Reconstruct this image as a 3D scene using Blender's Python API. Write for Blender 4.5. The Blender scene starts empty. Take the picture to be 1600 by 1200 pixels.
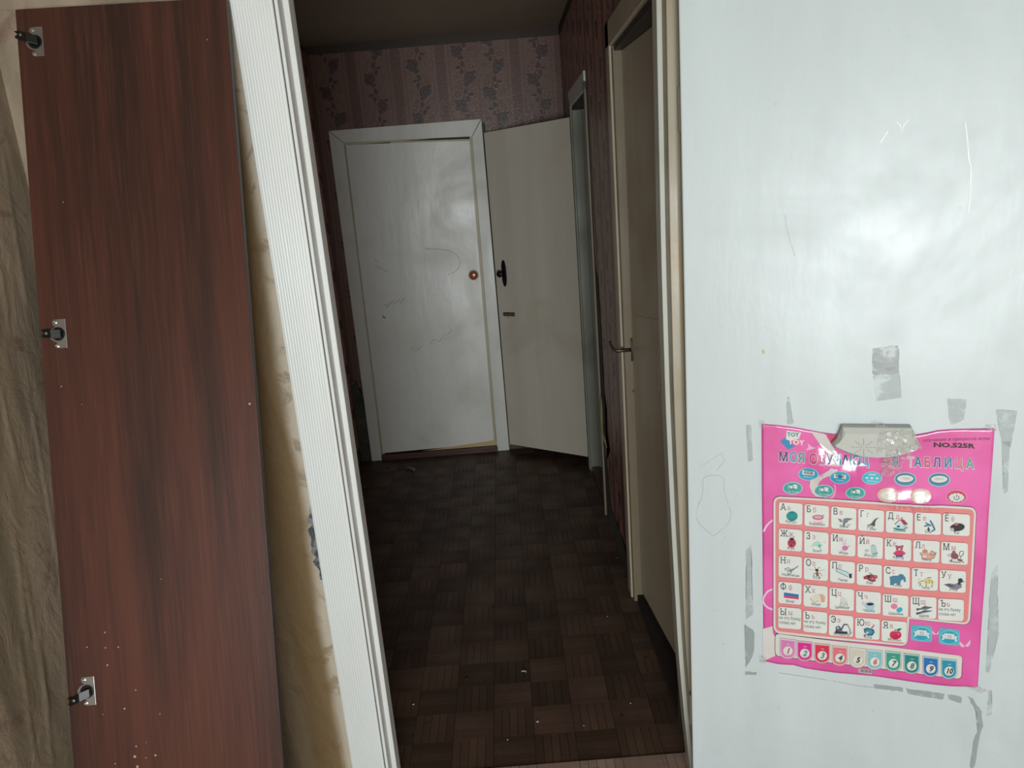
import bpy, bmesh, math, random
from mathutils import Vector, Matrix, noise
random.seed(7)
SC = bpy.context.scene
COL = SC.collection
R_ = math.radians

# ------------------------------------------------------------------ camera
CH = 1.6098; CF = 1140.96
CA = Vector((0.9967705, -0.0193112, -0.0779465))      # right
CB = Vector((0.0802973, 0.2512344, 0.9645899))        # up
CW = Vector((-0.0009555, 0.9676733, -0.2519737))      # forward
cd = bpy.data.cameras.new('camera'); cam = bpy.data.objects.new('camera', cd); COL.objects.link(cam)
cd.sensor_fit = 'HORIZONTAL'; cd.sensor_width = 36; cd.lens = CF*36/1600; cd.clip_start = .02
m = Matrix.Identity(4)
for i in range(3):
    m[i][0] = CA[i]; m[i][1] = CB[i]; m[i][2] = -CW[i]
m[2][3] = CH
cam.matrix_world = m
SC.camera = cam

# ------------------------------------------------------------------ light
w = bpy.data.worlds.new('world'); SC.world = w; w.use_nodes = True
bg = w.node_tree.nodes['Background']; bg.inputs[0].default_value = (.65, .7, .75, 1); bg.inputs[1].default_value = .35
ld = bpy.data.lights.new('window_daylight', 'AREA'); ld.shape = 'RECTANGLE'; ld.size = 1.75; ld.size_y = 1.35
ld.energy = 112; ld.color = (.94, .985, 1.0)
lo = bpy.data.objects.new('window_daylight', ld); COL.objects.link(lo)
lo.location = (.10, -1.52, 1.52); lo.rotation_euler = (R_(90), 0, 0)
SC.view_settings.view_transform = 'Standard'; SC.view_settings.look = 'None'
SC.view_settings.gamma = 1; SC.view_settings.use_curve_mapping = False
SC.view_settings.exposure = 0.0

# ------------------------------------------------------------------ helpers
def lin(c):
    return tuple(((x/255)/12.92 if x/255 <= .04045 else ((x/255+.055)/1.055)**2.4) for x in c)
def ray(u, v): return CA*((u-800)/CF) - CB*((v-600)/CF) + CW
O = Vector((0, 0, CH))
def at_y(u, v, Y): d = ray(u, v); return O + d*(Y/d.y)
def at_x(u, v, X): d = ray(u, v); return O + d*(X/d.x)
def at_z(u, v, Z=0): d = ray(u, v); return O + d*((Z-CH)/d.z)

class X:                                   # tiny expression builder over math nodes
    def __init__(s, nt, sock): s.nt = nt; s.s = sock
    def op(s, o, b=None, c=None):
        n = s.nt.nodes.new('ShaderNodeMath'); n.operation = o
        for i, a in enumerate((s, b, c)):
            if a is None: continue
            if isinstance(a, X): s.nt.links.new(a.s, n.inputs[i])
            else: n.inputs[i].default_value = a
        return X(s.nt, n.outputs[0])
    def __add__(s, b): return s.op('ADD', b)
    def __sub__(s, b): return s.op('SUBTRACT', b)
    def __mul__(s, b): return s.op('MULTIPLY', b)
    def mod(s, b): return s.op('FLOORED_MODULO', b)
    def abs(s): return s.op('ABSOLUTE')
    def max(s, b): return s.op('MAXIMUM', b)
    def min(s, b): return s.op('MINIMUM', b)
    def lt(s, b): return s.op('LESS_THAN', b)
    def gt(s, b): return s.op('GREATER_THAN', b)
    def step(s, a, b, x=0., y=1.):         # smooth map range
        n = s.nt.nodes.new('ShaderNodeMapRange'); n.interpolation_type = 'SMOOTHSTEP'
        s.nt.links.new(s.s, n.inputs[0]); n.inputs[1].default_value = a; n.inputs[2].default_value = b
        n.inputs[3].default_value = x; n.inputs[4].default_value = y
        return X(s.nt, n.outputs[0])
def new_mat(name):
    mt = bpy.data.materials.new(name); mt.use_nodes = True
    return mt, mt.node_tree, mt.node_tree.nodes['Principled BSDF']
def setc(nt, sock, c):
    if isinstance(c, X): nt.links.new(c.s, sock)
    elif isinstance(c, bpy.types.NodeSocket): nt.links.new(c, sock)
    elif hasattr(c, '__len__'): sock.default_value = tuple(c)[:3]+(1,)
    else: sock.default_value = c
def coords(nt):
    tc = nt.nodes.new('ShaderNodeTexCoord'); sp = nt.nodes.new('ShaderNodeSeparateXYZ')
    nt.links.new(tc.outputs['Object'], sp.inputs[0])
    return tc.outputs['Object'], [X(nt, o) for o in sp.outputs]
def noi(nt, scale=(1, 1, 1), s=5, det=4, rough=.55, dist=0, color=False, off=(0, 0, 0)):
    tc = nt.nodes.new('ShaderNodeTexCoord'); mp = nt.nodes.new('ShaderNodeMapping')
    mp.inputs['Scale'].default_value = scale; mp.inputs['Location'].default_value = off
    nt.links.new(tc.outputs['Object'], mp.inputs[0])
    n = nt.nodes.new('ShaderNodeTexNoise'); nt.links.new(mp.outputs[0], n.inputs['Vector'])
    n.inputs['Scale'].default_value = s; n.inputs['Detail'].default_value = det
    n.inputs['Roughness'].default_value = rough; n.inputs['Distortion'].default_value = dist
    return X(nt, n.outputs['Fac'])
def mix(nt, f, a, b):
    n = nt.nodes.new('ShaderNodeMix'); n.data_type = 'RGBA'; n.clamp_factor = True
    setc(nt, n.inputs[0], f); setc(nt, n.inputs[6], a); setc(nt, n.inputs[7], b)
    return n.outputs[2]
def bump(nt, bs, h, dist=.001, st=1.):
    n = nt.nodes.new('ShaderNodeBump'); n.inputs['Distance'].default_value = dist; n.inputs['Strength'].default_value = st
    nt.links.new(h.s, n.inputs['Height']); nt.links.new(n.outputs[0], bs.inputs['Normal'])
def plain(name, c, rough=.6, metal=0, coat=0):
    mt, nt, bs = new_mat(name)
    n = noi(nt, s=40, det=3)
    setc(nt, bs.inputs['Base Color'], mix(nt, n.step(.3, .7), [x*.9 for x in c], [min(1, x*1.06) for x in c]))
    bs.inputs['Roughness'].default_value = rough; bs.inputs['Metallic'].default_value = metal
    bs.inputs['Coat Weight'].default_value = coat
    return mt
def paint(name, c, dirt=(.35, .33, .25), amt=.35, rough=.35, streak=(9, 9, .7), bd=.0012, yel=None, coat=.0):
    """old gloss paint, brushed on vertically, with soft grime"""
    mt, nt, bs = new_mat(name)
    a = noi(nt, streak, 1.6, 5, .6); b = noi(nt, (1, 1, 1), 2.2, 5, .6, .6); g = noi(nt, (1, 1, 1), 60, 3, .7)
    col = mix(nt, a.step(.25, .8), [x*.9 for x in c], c)
    col = mix(nt, b.step(.48, .85, 0, amt), col, dirt)
    col = mix(nt, g.step(.66, .8, 0, .35), col, [x*.55 for x in dirt])
    if yel:
        col = mix(nt, noi(nt, (2, 2, .8), 3, 4, .6, .5, off=(3, 1, 0)).step(.4, .7, 0, .8), col, yel)
    setc(nt, bs.inputs['Base Color'], col)
    setc(nt, bs.inputs['Roughness'], b.step(.3, .7, rough*.8, rough*1.35))
    bs.inputs['Coat Weight'].default_value = coat; bs.inputs['Coat Roughness'].default_value = .15
    bump(nt, bs, noi(nt, (streak[0]*.8, streak[1]*.8, streak[2]*1.3), 3.2, 5, .6)+noi(nt, (1, 1, 1), 25, 3)*.25, bd)
    return mt

def ob(name, bm, mat=None, parent=None, smooth=False, bevel=0, label=None):
    me = bpy.data.meshes.new(name)
    if isinstance(bm, bmesh.types.BMesh):
        bm.normal_update(); bm.to_mesh(me); bm.free()
    else: me.from_pydata(*bm)
    for mm in (mat if isinstance(mat, (list, tuple)) else [mat]):
        if mm: me.materials.append(mm)
    o = bpy.data.objects.new(name, me); COL.objects.link(o)
    if parent:
        o.parent = parent
        p = parent; l = Vector((0, 0, 0))
        while p: l += p.location; p = p.parent
        o.location = -l
    if smooth:
        for f in me.polygons: f.use_smooth = True
    if bevel:
        b = o.modifiers.new('bevel', 'BEVEL'); b.width = bevel; b.segments = 2; b.limit_method = 'ANGLE'
    if label: o['label'] = label
    return o
def empty(name, loc, **k):
    o = bpy.data.objects.new(name, None); COL.objects.link(o); o.location = loc; o.empty_display_size = .1
    for a, b in k.items(): o[a] = b
    return o
def struct(o): o['kind'] = 'structure'; return o
def box(bm, x0, x1, y0, y1, z0, z1, mi=0):
    v = [bm.verts.new((x, y, z)) for x in (x0, x1) for y in (y0, y1) for z in (z0, z1)]
    for q in ((0, 1, 3, 2), (4, 6, 7, 5), (0, 4, 5, 1), (2, 3, 7, 6), (0, 2, 6, 4), (1, 5, 7, 3)):
        f = bm.faces.new([v[i] for i in q]); f.material_index = mi
    return v
def boxes(name, L, mat, parent=None, bevel=0, **k):
    bm = bmesh.new()
    for b in L: box(bm, *b)
    return ob(name, bm, mat, parent, bevel=bevel, **k)
def prism(bm, pts, d, mi=0):
    """extrude closed outline (list of Vector) by vector d"""
    a = [bm.verts.new(p) for p in pts]; b = [bm.verts.new(p+d) for p in pts]
    f = bm.faces.new(a); f.material_index = mi
    f = bm.faces.new(b[::-1]); f.material_index = mi
    n = len(a)
    for i in range(n):
        f = bm.faces.new((a[i], b[i], b[(i+1) % n], a[(i+1) % n])); f.material_index = mi
def tube(bm, pts, r, seg=8, cap=True):
    rs = r if isinstance(r, (list, tuple)) else [r]*len(pts); rings = []
    for i, p in enumerate(pts):
        t = (pts[min(i+1, len(pts)-1)]-pts[max(i-1, 0)]).normalized()
        a = t.orthogonal().normalized() if i == 0 else (a-t*a.dot(t)).normalized()
        b = t.cross(a)
        rings.append([bm.verts.new(p+(a*math.cos(2*math.pi*k/seg)+b*math.sin(2*math.pi*k/seg))*rs[i]) for k in range(seg)])
    for q in range(len(rings)-1):
        for k in range(seg): bm.faces.new((rings[q][k], rings[q][(k+1) % seg], rings[q+1][(k+1) % seg], rings[q+1][k]))
    if cap: bm.faces.new(rings[0][::-1]); bm.faces.new(rings[-1])
def lathe(bm, c, ax, prof, seg=20):
    """prof: list of (dist along ax, radius)"""
    ax = ax.normalized(); a = ax.orthogonal().normalized(); b = ax.cross(a); rings = []
    for d, r in prof:
        rings.append([bm.verts.new(c+ax*d+(a*math.cos(2*math.pi*k/seg)+b*math.sin(2*math.pi*k/seg))*max(r, 1e-5)) for k in range(seg)])
    for q in range(len(rings)-1):
        for k in range(seg): bm.faces.new((rings[q][k], rings[q][(k+1) % seg], rings[q+1][(k+1) % seg], rings[q+1][k]))
    bm.faces.new(rings[0][::-1]); bm.faces.new(rings[-1])

# ------------------------------------------------------------------ materials
M = {}
M['white'] = paint('white_door_paint', (.60, .68, .69), (.42, .49, .49), .6, .38, (4, 4, .6), .0012)
M['white_edge'] = paint('white_edge_paint', (.72, .74, .72), (.5, .47, .36), .4, .4)
M['cream'] = paint('yellowed_jamb_paint', (.36, .32, .23), (.20, .16, .085), .8, .4, (14, 14, .5), .001, yel=(.36, .28, .155))
M['stop'] = paint('aged_white_stop_paint', (.52, .53, .47), (.30, .27, .17), .7, .4, (14, 14, .5), .001)
M['backdoor'] = paint('back_door_paint', (.80, .80, .735), (.50, .49, .40), .55, .40, (4, 4, .5), .0022, coat=0)
M['leaf'] = paint('narrow_door_paint', (.66, .615, .51), (.45, .40, .31), .6, .4, (6, 6, .5), .001)
M['trim'] = paint('grey_trim_paint', (.80, .80, .74), (.50, .48, .38), .5, .42, (9, 9, .5), .0008)
M['sidedoor'] = paint('side_door_paint', (.66, .57, .42), (.42, .335, .235), .6, .42, (9, 9, .4), .001)
M['sidetrim'] = paint('side_trim_paint', (.30, .255, .175), (.16, .125, .085), .6, .4)
M['greentrim'] = paint('dull_green_jamb_paint', (.26, .27, .215), (.15, .15, .11), .6, .5)
M['dark'] = plain('black_metal', (.012, .011, .010), .4, .3)
M['steel'] = plain('nickel_steel', (.48, .46, .43), .3, .9)
M['brass'] = plain('worn_steel', (.14, .12, .09), .45, .8)
M['knob'] = plain('orange_varnished_wood', (.36, .10, .025), .25, 0, .6)
M['rubber'] = plain('black_plastic', (.006, .007, .007), .35)
M['ply'] = paint('bare_yellow_wood', (.62, .47, .24), (.4, .28, .12), .5, .5)
M['yellowgap'] = paint('cream_old_paint', (.55, .50, .34), (.40, .34, .18), .5, .45)
M['thresh'] = paint('dark_red_threshold_paint', (.085, .035, .028), (.03, .02, .015), .7, .4, (1, 9, 9))
M['border'] = plain('dark_brown_border_paper', (.045, .026, .018), .6)
M['void'] = plain('dark_interior', (.10, .095, .075), .9)

def m_casing():
    mt, nt, bs = new_mat('white_ribbed_paint')
    _, (x, y, z) = coords(nt)
    wob = noi(nt, (1, 1, .25), 5, 4)*.004+noi(nt, (30, 30, 1.2), 1.5, 3)*.003
    rib = (((x+wob)*(2*math.pi/.0062)).op('SINE')+1)*.5
    g = noi(nt, (60, 60, 1.2), 1.4, 4, .7)
    n = noi(nt, (3, 3, 1), 3, 4)
    col = mix(nt, n.step(.35, .75, 0, .5), (.73, .76, .74), (.66, .68, .62))
    col = mix(nt, rib.step(0, .45, .16, 0), col, (.52, .56, .56))
    setc(nt, bs.inputs['Base Color'], col); bs.inputs['Roughness'].default_value = .42
    bump(nt, bs, rib*.8+g*.7, .0007)
    return mt
M['casing'] = m_casing()
M['backdoor'].node_tree.nodes['Principled BSDF'].inputs['Specular IOR Level'].default_value = 1.0

def m_wood():
    mt, nt, bs = new_mat('mahogany_laminate')
    big = noi(nt, (7, 1, .5), 1.3, 4, .55, .35, off=(2.2, 0, .3)); fine = noi(nt, (90, 10, .8), 2.2, 4, .6, .2)
    mid = noi(nt, (24, 4, .35), 1.3, 3, .6, .3)
    f = big*.75+mid*.22+fine*.18
    col = mix(nt, f.step(.38, .76), (.030, .0150, .0105), (.094, .0315, .0200))
    col = mix(nt, fine.step(.5, .75, 0, .35), col, (.098, .045, .031))
    setc(nt, bs.inputs['Base Color'], col); bs.inputs['Roughness'].default_value = .38
    bs.inputs['Specular IOR Level'].default_value = .35
    bump(nt, bs, fine, .0002)
    return mt
M['wood'] = m_wood()
M['wood_edge'] = plain('dark_laminate_edge', (.022, .012, .009), .5)

def m_beige():
    mt, nt, bs = new_mat('stained_beige_wallpaper')
    _, (x, y, z) = coords(nt)
    a = noi(nt, (1, 1, .6), 2.0, 6, .62, 1.2); b = noi(nt, (1, 1, 1), 7, 6, .68, 2.0, off=(4, 2, 1)); v = noi(nt, (3, 3, .5), 3, 5, .6, .5)
    c = noi(nt, (1, 1, 1), 3.1, 6, .7, 2.5, off=(9, 5, 2))
    col = mix(nt, a.step(.35, .65), (.35, .27, .19), (.205, .162, .106))
    col = mix(nt, v.step(.5, .72, 0, .6), col, (.105, .095, .062))
    col = mix(nt, b.step(.57, .70, 0, .5), col, (.15, .105, .065))
    col = mix(nt, c.step(.56, .66, 0, .6), col, (.17, .085, .066))
    near = x.step(-.70, -.60)              # lighter wall beside the casing, with brown stain and painted board shadow
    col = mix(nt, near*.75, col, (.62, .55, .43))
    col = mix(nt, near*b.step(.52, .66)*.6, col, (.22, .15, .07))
    st = near*(x+noi(nt, (1, 1, .5), 5, 5)*.05).step(-.532, -.502, 1, 0)  # brown stain blended with the leaning board's shadow, put into the colour
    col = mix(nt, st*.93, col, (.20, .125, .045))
    setc(nt, bs.inputs['Base Color'], col); bs.inputs['Roughness'].default_value = .6
    bump(nt, bs, noi(nt, (1, 1, .6), 14, 6, .65, 1.2)+noi(nt, (1, 1, 1), 40, 3)*.25, .004)
    return mt
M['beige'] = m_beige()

def m_paper(axis):
    """pink satin wallpaper: plain bands, thin lines and climbing roses"""
    mt, nt, bs = new_mat('rose_wallpaper_'+('back' if axis == 0 else 'side'))
    _, c = coords(nt); u = c[axis]; z = c[2]
    wob = noi(nt, (1, 1, 1), 22, 3, .6)
    wob2 = noi(nt, (1, 1, 1), 55, 2, .6, off=(3, 3, 3))
    if axis == 0:
        sh = u.gt(-.04)*(-.170+.255*1)      # seam: phase jump between two rolls
        uu = (u-(-.774)+sh*1.0)
        k = (uu*(1/.255)).op('FLOOR')
        zz = z-k*.055
    else:
        uu = u-.03; k = (uu*(1/.255)).op('FLOOR'); zz = z-k*.055
    U = uu.mod(.255)-.1275                   # 0 = flower axis, +-.1275 = band
    band = U.abs().gt(.100)
    line = (U.abs()-.080).abs().lt(.0014)
    P = .29
    V = (zz+.02).mod(P)
    def d(cu, cv, su=1., sv=1.):
        dv = (V-cv).abs(); dv = dv.min((dv-P).abs())
        du = U-cu
        return ((du*du)*(su*su)+(dv*dv)*(sv*sv)).op('SQRT')
    fl = None
    def add(m_):
        nonlocal fl
        fl = m_ if fl is None else fl.max(m_)
    r1 = d(-.030, .0); r2 = d(.030, .145)
    e = (wob-.5)*.036+(wob2-.5)*.014
    petals = (r1+e).step(.035, .030).max((r2+e).step(.035, .030))
    swirl = ((r1.min(r2)+e*.6)*330).op('SINE').step(-.2, .8)
    add(petals)
    for cu, cv, a, b in ((.012, .035, 1.6, 1), (.030, .058, 1, 1.8), (.002, .072, 1.4, 1), (-.012, .180, 1.6, 1), (-.030, .205, 1, 1.8), (-.002, .222, 1.3, 1),
                         (-.052, .026, 1, 1.6), (.052, .172, 1, 1.6), (-.010, -.030, 1, 1.3), (.012, .113, 1, 1.3)):
        add((d(cu, cv, a, b)+e*.9).step(.0175, .0130)*.9)
    for cu, cv, r in ((-.045, .062, .013), (.045, .208, .013), (-.028, .095, .009), (.028, .240, .009), (.050, .010, .010), (-.050, .155, .010)):
        add(((d(cu, cv)+(wob-.5)*.006-r).abs()).step(.0022, .0008)*.6)
    ph = V*(2*math.pi/P)
    stem = (U+(ph.op('COSINE'))*.020+(wob-.5)*.016).abs().step(.0030, .0014)*.8
    add(stem)
    big = noi(nt, (1, 1, 1), 2.2, 5, .6, .5)
    gl = noi(nt, (1, 1, 1), 90, 2, .8)
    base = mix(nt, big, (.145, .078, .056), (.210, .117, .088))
    if axis == 1: base = mix(nt, big, (.40, .19, .155), (.54, .28, .235))  # same paper, coloured paler to lift the dimly lit side walls
    base = mix(nt, gl.step(.55, .7, 0, .25), base, (.33, .22, .21))
    col = mix(nt, band*.75, base, (.105, .050, .040))
    col = mix(nt, line*.7, col, (.055, .027, .024))
    fc = mix(nt, petals*swirl, (.038, .022, .021), (.085, .052, .054))
    col = mix(nt, fl*.85, col, fc)
    grime = noi(nt, (2, 2, .6), 2.5, 5, .65, 1)
    if axis == 1: col = mix(nt, grime.step(.5, .68, 0, .5), col, (.09, .038, .03))
    setc(nt, bs.inputs['Base Color'], col)
    setc(nt, bs.inputs['Roughness'], gl.step(.4, .65, .5, .30))
    bump(nt, bs, gl*.6+fl*.4+noi(nt, (1, 1, .4), 8, 3)*2, .0012)
    return mt
M['paper_back'] = m_paper(0); M['paper_side'] = m_paper(1)

def m_plaster():
    mt, nt, bs = new_mat('bare_mouldy_plaster')
    a = noi(nt, s=6, det=6, rough=.65); b = noi(nt, s=35, det=4)
    col = mix(nt, a.step(.35, .65), (.040, .045, .032), (.11, .105, .075))
    col = mix(nt, b.step(.6, .7, 0, .5), col, (.16, .16, .15))
    setc(nt, bs.inputs['Base Color'], col); bs.inputs['Roughness'].default_value = .9
    bump(nt, bs, a+b*.5, .004)
    return mt
M['plaster'] = m_plaster()

def m_ceiling():
    mt, nt, bs = new_mat('dingy_ceiling_paint')
    a = noi(nt, s=2, det=5)
    setc(nt, bs.inputs['Base Color'], mix(nt, a, (.26, .205, .150), (.33, .265, .20))); bs.inputs['Roughness'].default_value = .8
    return mt
M['ceiling'] = m_ceiling()
def m_roomceil():
    mt, nt, bs = new_mat('room_ceiling_paint')
    a = noi(nt, s=2, det=5)
    setc(nt, bs.inputs['Base Color'], mix(nt, a, (.36, .35, .32), (.42, .41, .37))); bs.inputs['Roughness'].default_value = .8
    return mt
M['roomceil'] = m_roomceil()

def m_floor(name, c0, c1, rough):
    mt, nt, bs = new_mat(name)
    g = nt.nodes.new('ShaderNodeNewGeometry'); isl = X(nt, g.outputs['Random Per Island'])
    oi = nt.nodes.new('ShaderNodeObjectInfo'); ra = X(nt, oi.outputs['Random'])
    gr = noi(nt, (4, 55, 1), 3, 4, .65, .3); d = noi(nt, s=2.3, det=5, rough=.6); sp = noi(nt, s=120, det=2)
    f = isl*.30+ra*.42+gr*.35
    col = mix(nt, f.step(.25, .85), c0, c1)
    col = mix(nt, d.step(.45, .75, 0, .45), col, [x*.55 for x in c0])
    col = mix(nt, sp.step(.72, .78, 0, .4), col, [x*2.2 for x in c1])
    setc(nt, bs.inputs['Base Color'], col)
    setc(nt, bs.inputs['Roughness'], d.step(.3, .7, rough, rough*1.5))
    bs.inputs['Specular IOR Level'].default_value = .35
    bump(nt, bs, gr+sp*.4, .0004)
    return mt
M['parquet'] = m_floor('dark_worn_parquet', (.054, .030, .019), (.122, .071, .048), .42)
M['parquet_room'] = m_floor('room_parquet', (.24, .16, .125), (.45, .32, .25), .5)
M['subfloor'] = plain('floor_joint_dirt', (.022, .014, .011), .9)

# ------------------------------------------------------------------ shell
XL, XR, YB, ZC = -1.025, .423, 4.505, 2.5
NY, JB = 1.68, 1.75                          # room face and corridor face of the partition
RX, RY = 1.95, -2.15                          # room right wall and window wall
fl = struct(boxes('floor', [(XL-.1, RX+.1, RY-.2, YB+.1, -.12, -.004)], M['subfloor']))
ce = struct(boxes('ceiling', [(XL-.1, XR+.9, JB-.03, YB+.1, ZC, ZC+.1)], M['ceiling']))
struct(boxes('ceiling_room', [(XL-.1, RX+.1, RY-.2, JB-.03, ZC, ZC+.1)], M['roomceil']))
struct(boxes('wall_back', [(XL-.1, -.872, YB, YB+.1, 0, ZC), (-.872, -.115, YB, YB+.1, 1.975, ZC), (-.115, XR+.9, YB, YB+.1, 0, ZC),
                           (-.9, -.09, YB+.09, YB+.12, 0, 2.05)], M['plaster']))
wl = struct(boxes('wall_left', [(XL-.1, XL, JB, YB, 0, ZC)], M['plaster']))
# grid-displaced, creased wallpaper on the room walls
def crease_sheet(o0, du, dv, n, nu, nv, amp, mat, name, parent, lines=()):
    bm = bmesh.new(); g = []
    for j in range(nv+1):
        row = []
        for i in range(nu+1):
            p = o0+du*(i/nu)+dv*(j/nv)
            h = abs(noise.noise(Vector((p.x*5, p.y*5, p.z*1.8))))*.9+noise.noise(p*14)*.25
            r = 1-abs(noise.noise(Vector((p.x*7+3, p.y*7, p.z*2.2+p.y*3+p.x*3))))*2
            h = amp*(h+.9*max(0, r-.72)*3)
            for (a, b, s, e) in lines:
                t = max(0, min(1, (p-a).dot(b-a)/(b-a).length_squared)); q = (p-(a+(b-a)*t)).length
                h += e*math.exp(-(q/s)**2)
            row.append(bm.verts.new(p+n*(h+.001)))
        g.append(row)
    for j in range(nv):
        for i in range(nu): bm.faces.new((g[j][i], g[j][i+1], g[j+1][i+1], g[j+1][i]))
    return ob(name, bm, mat, parent, smooth=True)
# partition wall with the doorway, room side papered
wn = struct(boxes('wall_front', [(XL-.1, -.43, NY, JB, 0, ZC), (-.43, .43, NY, JB, 2.12, ZC), (.43, RX+.1, NY, JB, 0, ZC)], M['plaster']))
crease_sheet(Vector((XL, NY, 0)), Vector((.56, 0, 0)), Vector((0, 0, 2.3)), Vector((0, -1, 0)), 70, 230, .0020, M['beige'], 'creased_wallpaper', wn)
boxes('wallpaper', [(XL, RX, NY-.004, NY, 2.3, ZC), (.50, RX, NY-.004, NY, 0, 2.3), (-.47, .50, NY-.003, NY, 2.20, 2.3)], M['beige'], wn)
# bare plaster peeping out beside the casing
bm = bmesh.new(); pts = []
for i in range(17):
    z = .905-.20*i/16; pts.append(Vector((-.521+.004*math.sin(i*1.9)-.012*math.sin(math.pi*i/16)*(1+.5*math.sin(i*2.7)), NY-.010, z)))
pts += [Vector((-.49, NY-.010, .705)), Vector((-.49, NY-.010, .905))]
prism(bm, pts, Vector((0, .002, 0)))
mt, nt, bs = new_mat('blue_grey_plaster'); a = noi(nt, s=45, det=5)
setc(nt, bs.inputs['Base Color'], mix(nt, a.step(.42, .58), (.05, .055, .06), (.22, .225, .235))); bump(nt, bs, a, .004)
ob('bare_plaster_patch', bm, mt, wn)
wlr = struct(boxes('wall_left_room', [(XL-.1, XL, RY, NY, 0, ZC)], M['plaster']))
P0 = Vector((XL, .4, 0))
LN = []
for (a, b) in (((0, 610), (24, 720)), ((20, 830), (45, 1000)), ((30, 1010), (55, 1190)), ((50, 650), (95, 900)), ((0, 420), (14, 520)), ((38, 900), (75, 1110)), ((60, 980), (80, 1190)), ((5, 250), (40, 470))):
    LN.append((at_x(*a, XL), at_x(*b, XL), .005, .0018))
crease_sheet(Vector((XL, .9, 0)), Vector((0, .78, 0)), Vector((0, 0, ZC)), Vector((1, 0, 0)), 130, 240, .0010, M['beige'], 'creased_wallpaper', wlr, LN)
boxes('wallpaper', [(XL, XL+.002, RY, .9, 0, ZC)], M['beige'], wlr)
struct(boxes('wall_right_room', [(RX, RX+.1, RY, NY, 0, ZC)], M['beige']))
struct(boxes('wall_window', [(XL-.1, -.70, RY-.15, RY, 0, ZC), (.80, RX+.1, RY-.15, RY, 0, ZC), (-.70, .80, RY-.15, RY, 0, .65), (-.70, .80, RY-.15, RY, 1.85, ZC)], M['beige']))
wi = struct(boxes('window_1', [(-.70, -.64, RY-.10, RY-.05, .65, 1.85), (.74, .80, RY-.10, RY-.05, .65, 1.85), (-.64, .74, RY-.10, RY-.05, .65, .71), (-.64, .74, RY-.10, RY-.05, 1.79, 1.85)], M['trim']))
lo.location = (.05, RY-.02, 1.10); ld.size = 1.30; ld.size_y = .95
# right wall of the corridor with two doorways (A closed, near; B far, narrow leaf)
AY0, AY1, AZ = 1.90, 2.60, 2.05
BY0, BY1, BZ = 3.43, 4.02, 2.0
WX = XR+.10
wr = struct(boxes('wall_right', [(XR, WX, JB, AY0, 0, ZC), (XR, WX, AY0, AY1, AZ, ZC), (XR, WX, AY1, BY0, 0, ZC), (XR, WX, BY0, BY1, BZ, ZC), (XR, WX, BY1, YB, 0, ZC)], M['plaster']))
struct(boxes('wall_closet', [(WX, WX+.6, 3.3, 3.32, 0, ZC), (WX, WX+.6, 4.2, 4.22, 0, ZC), (WX+.58, WX+.6, 3.32, 4.2, 0, ZC)], M['void']))
struct(boxes('wall_closet_near', [(WX+.30, WX+.32, 1.8, 2.7, 0, ZC)], M['void']))
# wallpaper sheets (real thin sheets with torn edges)
def ragged(a, b, n, amp, out):
    L = []
    for i in range(1, n):
        t = i/n; L.append(a.lerp(b, t)+out*random.uniform(-amp, amp))
    return L
def sheet(name, pts, d, mat, parent):
    bm = bmesh.new(); prism(bm, pts, d)
    bmesh.ops.triangulate(bm, faces=[f for f in bm.faces if len(f.verts) > 4])
    return ob(name, bm, mat, parent)
Z = Vector((0, 0, 1)); Yv = Vector((0, 1, 0)); Xv = Vector((1, 0, 0))
wb = bpy.data.objects['wall_back']
def V3(x, y, z): return Vector((x, y, z))
yb = YB-.0015
# back wall: strip left of the frame (torn low), above the frame, right of it
a, b = V3(-.965, yb, .42), V3(XL, yb, .62)
sheet('wallpaper', [V3(XL, yb, ZC-.03), V3(-.94, yb, ZC-.03), V3(-.94, yb, .42)]+ragged(V3(-.94, yb, .42), V3(XL, yb, .62), 9, .03, Z)+[V3(XL, yb, .62)], Yv*.001, M['paper_back'], wb)
boxes('wallpaper', [(-.94, -.04, yb, yb+.001, 2.02, ZC-.03), (-.04, XR, yb-.0012, yb+.001, 0.06, ZC-.03)], M['paper_back'], wb)
boxes('ceiling_border', [(XL, XR, yb-.003, yb+.001, ZC-.045, ZC)], M['border'], wb)
boxes('ceiling_border', [(XR-.004, XR, JB, YB, ZC-.045, ZC)], M['border'], bpy.data.objects['wall_right'])
boxes('wallpaper', [(XL, XL+.0015, JB, YB, .1, ZC-.03)], M['paper_side'], wl)
# right wall papers
x1 = XR-.0015
torn = [V3(x1, 3.36, 1.27), V3(x1, 3.30, 1.22)]
for yy, zz in ((3.27, 1.10), (3.285, .98), (3.255, .86), (3.27, .72), (3.20, .60), (3.235, .50), (3.15, .44), (3.24, .42), (3.345, .47), (3.35, .36), (3.29, .34), (3.25, .27), (3.27, .20), (3.22, .15)):
    torn.append(V3(x1, yy, zz))
bot = ragged(V3(x1, 3.22, .15), V3(x1, 2.69, .10), 16, .022, Z)
sheet('torn_wallpaper', [V3(x1, 2.69, ZC-.03), V3(x1, 3.36, ZC-.03)]+torn+bot+[V3(x1, 2.69, .10)], Xv*.001, M['paper_side'], wr)
boxes('wallpaper', [(x1, XR, AY0-.1, 2.69, 2.13, ZC-.03), (x1, XR, 3.36, 4.1, 2.10, ZC-.03), (x1, XR, 4.1, YB, .1, ZC-.03), (x1, XR, JB, 1.84, .1, ZC-.03)], M['paper_side'], wr)
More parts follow.
